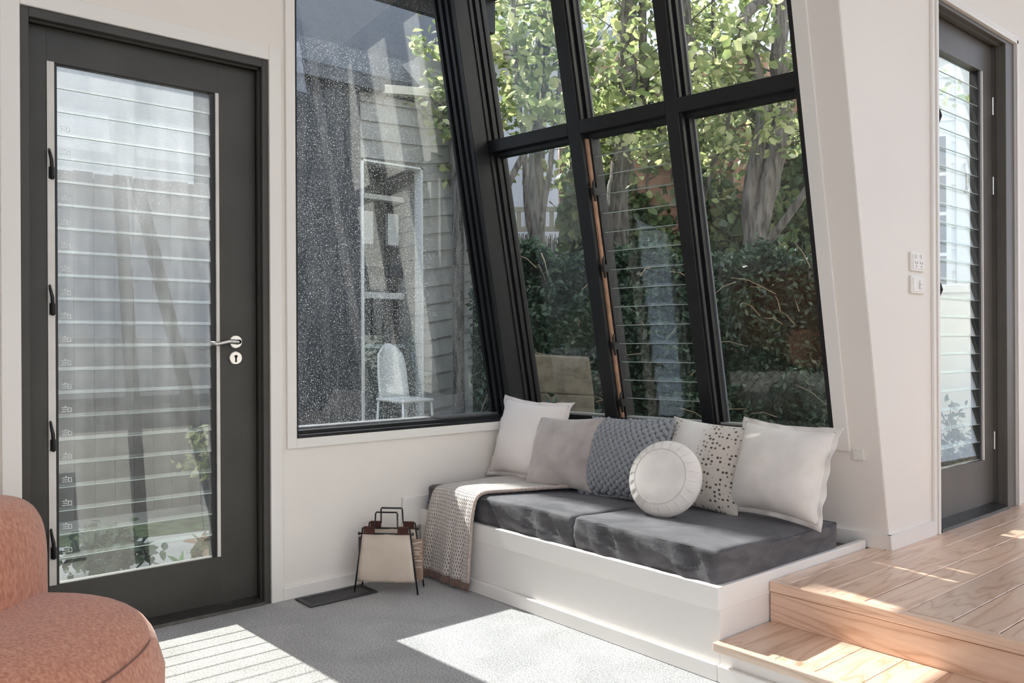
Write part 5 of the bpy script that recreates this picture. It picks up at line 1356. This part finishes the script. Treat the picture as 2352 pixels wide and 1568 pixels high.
# ================================================================== GARDEN OUTSIDE DOOR 1
tag(MB().box(-2.55, -0.16, -3.5, 3.4, -0.17, -0.155).build('lawn', plain('lawn soil', (0.10, 0.13, 0.06), 0.95, 0.4, 12)), 'worn lawn outside the dark door', 'lawn', kind='structure')
n = 5200
P = np.stack([RNG.uniform(-1.5, -0.25, n), RNG.uniform(-0.6, 1.2, n), np.full(n, -0.158)], axis=1)
d = RNG.normal(size=(n, 3)) * 0.35; d[:, 2] = 1; d /= np.linalg.norm(d, axis=1, keepdims=True); s = np.cross(d, RNG.normal(size=(n, 3))); s /= np.linalg.norm(s, axis=1, keepdims=True)
Lg = RNG.uniform(0.02, 0.05, (n, 1)); V = np.stack([P - s * 0.003, P + s * 0.003, P + d * Lg], axis=1).reshape(-1, 3)
g = leafobj('grass', V, (np.arange(n)[:, None] * 3 + np.array([[0, 1, 2]])).tolist(), leafmat('grass blade', [(0.06, 0.11, 0.03), (0.12, 0.19, 0.06), (0.22, 0.26, 0.10)], 0.3), None)
tag(g, 'short patchy grass outside the dark door', 'grass', kind='stuff')
e = thing('paving', 'pale concrete path crossing the garden behind the louvres', 'path', (-1.9, 0.2, -0.155), kind='structure')
CONC = plain('pale concrete', (0.50, 0.49, 0.46), 0.85, 0.12, 5, 0.2, 60)
for k in range(6):
    t = -1.5 + k * 0.6
    MB().hexa([(-2.35 + 0.10 * k, t, -0.16), (-1.60 + 0.10 * k, t, -0.16), (-1.51 + 0.10 * k, t + 0.585, -0.16), (-2.26 + 0.10 * k, t + 0.585, -0.16), (-2.35 + 0.10 * k, t, -0.125), (-1.60 + 0.10 * k, t, -0.125), (-1.51 + 0.10 * k, t + 0.585, -0.125), (-2.26 + 0.10 * k, t + 0.585, -0.125)]).build('slab', CONC, e, bevel=0.006)
# fence behind
e = thing('paling_fence', 'tall dark board fence behind the louvred door', 'fence', (-3.0, -0.4, -0.16))
for k in range(30):
    y = -2.6 + k * 0.125
    MB().box(-3.02 - 0.008 * (k % 2), -3.0 - 0.008 * (k % 2), y + 0.003, y + 0.122, -0.16, 2.15 + random.uniform(-0.01, 0.01)).build('paling', plain('weathered fence board', (0.07, 0.065, 0.06), 0.85, 0.3, 8), e)
MB().box(-3.034, -3.030, -2.6, 1.15, -0.16, 2.12).build('backing', plain('weathered fence board', (0.07, 0.065, 0.06)), e)
for z in (0.3, 1.7): MB().box(-3.08, -3.034, -2.6, 1.15, z, z + 0.09).build('rail', plain('weathered fence board', (0.11, 0.10, 0.09)), e)
def shrub(name, label, c, r, h, nl, size, mat, group='plants outside the dark door'):
    e = thing(name, label, 'plant', (c[0], c[1], -0.16), group)
    b = MB(); tips = []
    for k in range(14):
        a = random.uniform(0, 2 * math.pi); rr = r * random.uniform(0.2, 1.0)
        tip = Vector((c[0] + rr * math.cos(a), c[1] + rr * math.sin(a), -0.16 + h * random.uniform(0.5, 1.0)))
        mid = Vector((c[0] + rr * 0.4 * math.cos(a), c[1] + rr * 0.4 * math.sin(a), -0.16 + h * 0.45))
        b.tube([(c[0], c[1], -0.16), mid, tip], [0.008, 0.006, 0.003], 5); tips += [mid.lerp(tip, t) for t in (0.2, 0.5, 0.8, 1.0)]
    b.build('stems_or_core', plain('green stem', (0.14, 0.14, 0.07), 0.8, 0.2), e)
    T_ = np.array([tuple(t) for t in tips]); P = T_[RNG.integers(0, len(T_), nl)] + RNG.normal(size=(nl, 3)) * 0.03
    V, F = leaves(P, size, 0.5, 0.6)
    leafobj('foliage', V, F, mat, e)
RUST = leafmat('russet leaf', [(0.30, 0.16, 0.10), (0.45, 0.28, 0.20), (0.20, 0.17, 0.08), (0.12, 0.16, 0.06)], 0.3)
shrub('russet_shrub', 'low russet-leaved shrub behind the bottom louvres', (-0.95, 0.50), 0.22, 0.20, 420, 0.07, RUST)
shrub('green_shrub', 'dark green shrub left of the garden path', (-1.25, 0.02), 0.26, 0.28, 520, 0.06, HEDGELEAF)
shrub('broadleaf_plant', 'broad green-leaved plant nearest the door glass', (-0.62, 0.24), 0.14, 0.16, 90, 0.11, leafmat('broad leaf', [(0.06, 0.13, 0.06), (0.11, 0.20, 0.10)], 0.2))
shrub('tall_shrub', 'taller straggly shrub at the right of the path', (-2.35, 1.02), 0.25, 0.75, 420, 0.06, TREELEAF)

# ================================================================== WHITE COTTAGE OUTSIDE DOOR 2
def cottage():
    a = Vector((-0.55, 6.30, 0)); b_ = Vector((1.30, 7.60, 0)); ax = (b_ - a); Ln = ax.length; ax.normalize(); bk = Vector((-ax.y, ax.x, 0)); nr = -bk
    e = thing('white_cottage', 'white weatherboard cottage outside the grey door', 'building', tuple((a + b_) / 2 - Vector((0, 0, 0.16))))
    WB = plain('white weatherboard', (0.78, 0.80, 0.82), 0.6, 0.04)
    q = [a + bk * 0.012, b_ + bk * 0.012, b_ + bk * 1.5, a + bk * 1.5]
    MB().hexa([(p.x, p.y, -0.16) for p in q] + [(p.x, p.y, 3.6) for p in q]).build('wall', WB, e)
    weatherboards(e, a, b_, -0.1, 3.6, 0.19, WB)
    def pan(nm, t0, t1, z0, z1, pr, mat):
        q = [a + ax * t0 + nr * pr, a + ax * t1 + nr * pr, a + ax * t1, a + ax * t0]
        return MB().hexa([(p.x, p.y, z0) for p in q] + [(p.x, p.y, z1) for p in q]).build(nm, mat, e, bevel=0.003)
    TW = plain('white gloss trim', (0.84, 0.85, 0.86), 0.4, 0.02)
    pan('window_casing', 0.30, 0.62, 1.35, 2.85, 0.035, TW); pan('window_pane', 0.34, 0.58, 1.40, 2.80, 0.040, plain('dark pane', (0.10, 0.115, 0.12), 0.1, 0.1))
    for z in (1.74, 2.10, 2.45): pan('glazing_bar', 0.34, 0.58, z, z + 0.03, 0.046, TW)
    pan('corner_board', 0.66, 0.80, -0.1, 3.6, 0.04, TW); pan('downpipe', 0.83, 0.87, -0.1, 3.6, 0.06, TW)
    hb = a + ax * 0.73 + nr * 0.045
    MB().tube([(hb.x, hb.y, 2.30), (hb.x + nr.x * 0.06, hb.y + nr.y * 0.06, 2.32), (hb.x + nr.x * 0.06, hb.y + nr.y * 0.06, 2.52), (hb.x, hb.y, 2.54)], 0.014, 8).build('handle', CHROME, e, True)
cottage()
e = thing('planter_wall', 'low white rendered garden wall outside the grey door', 'garden wall', (0.55, 5.2, -0.16))
a = Vector((-0.05, 4.85, 0)); b_ = Vector((1.5, 5.75, 0)); ax = (b_ - a).normalized(); bk = Vector((-ax.y, ax.x, 0))
q = [a, b_, b_ + bk * 0.16, a + bk * 0.16]
MB().hexa([(p.x, p.y, -0.16) for p in q] + [(p.x, p.y, 1.34) for p in q]).build('wall', plain('white render', (0.80, 0.80, 0.78), 0.8, 0.04), e)
q = [a - bk * 0.02, b_ - bk * 0.02, b_ + bk * 0.18, a + bk * 0.18]
MB().hexa([(p.x, p.y, 1.34) for p in q] + [(p.x, p.y, 1.40) for p in q]).build('coping', plain('white render', (0.80, 0.80, 0.78)), e, bevel=0.006)
shrub('courtyard_shrub', 'dark shrub below the low white garden wall', (0.75, 4.55), 0.42, 0.75, 900, 0.06, HEDGELEAF, 'courtyard plants')
shrub('bed_shrub', 'low leafy shrub at the foot of the sandstone block', (-0.50, 2.22), 0.32, 0.92, 700, 0.06, HEDGELEAF, 'garden bed plants')
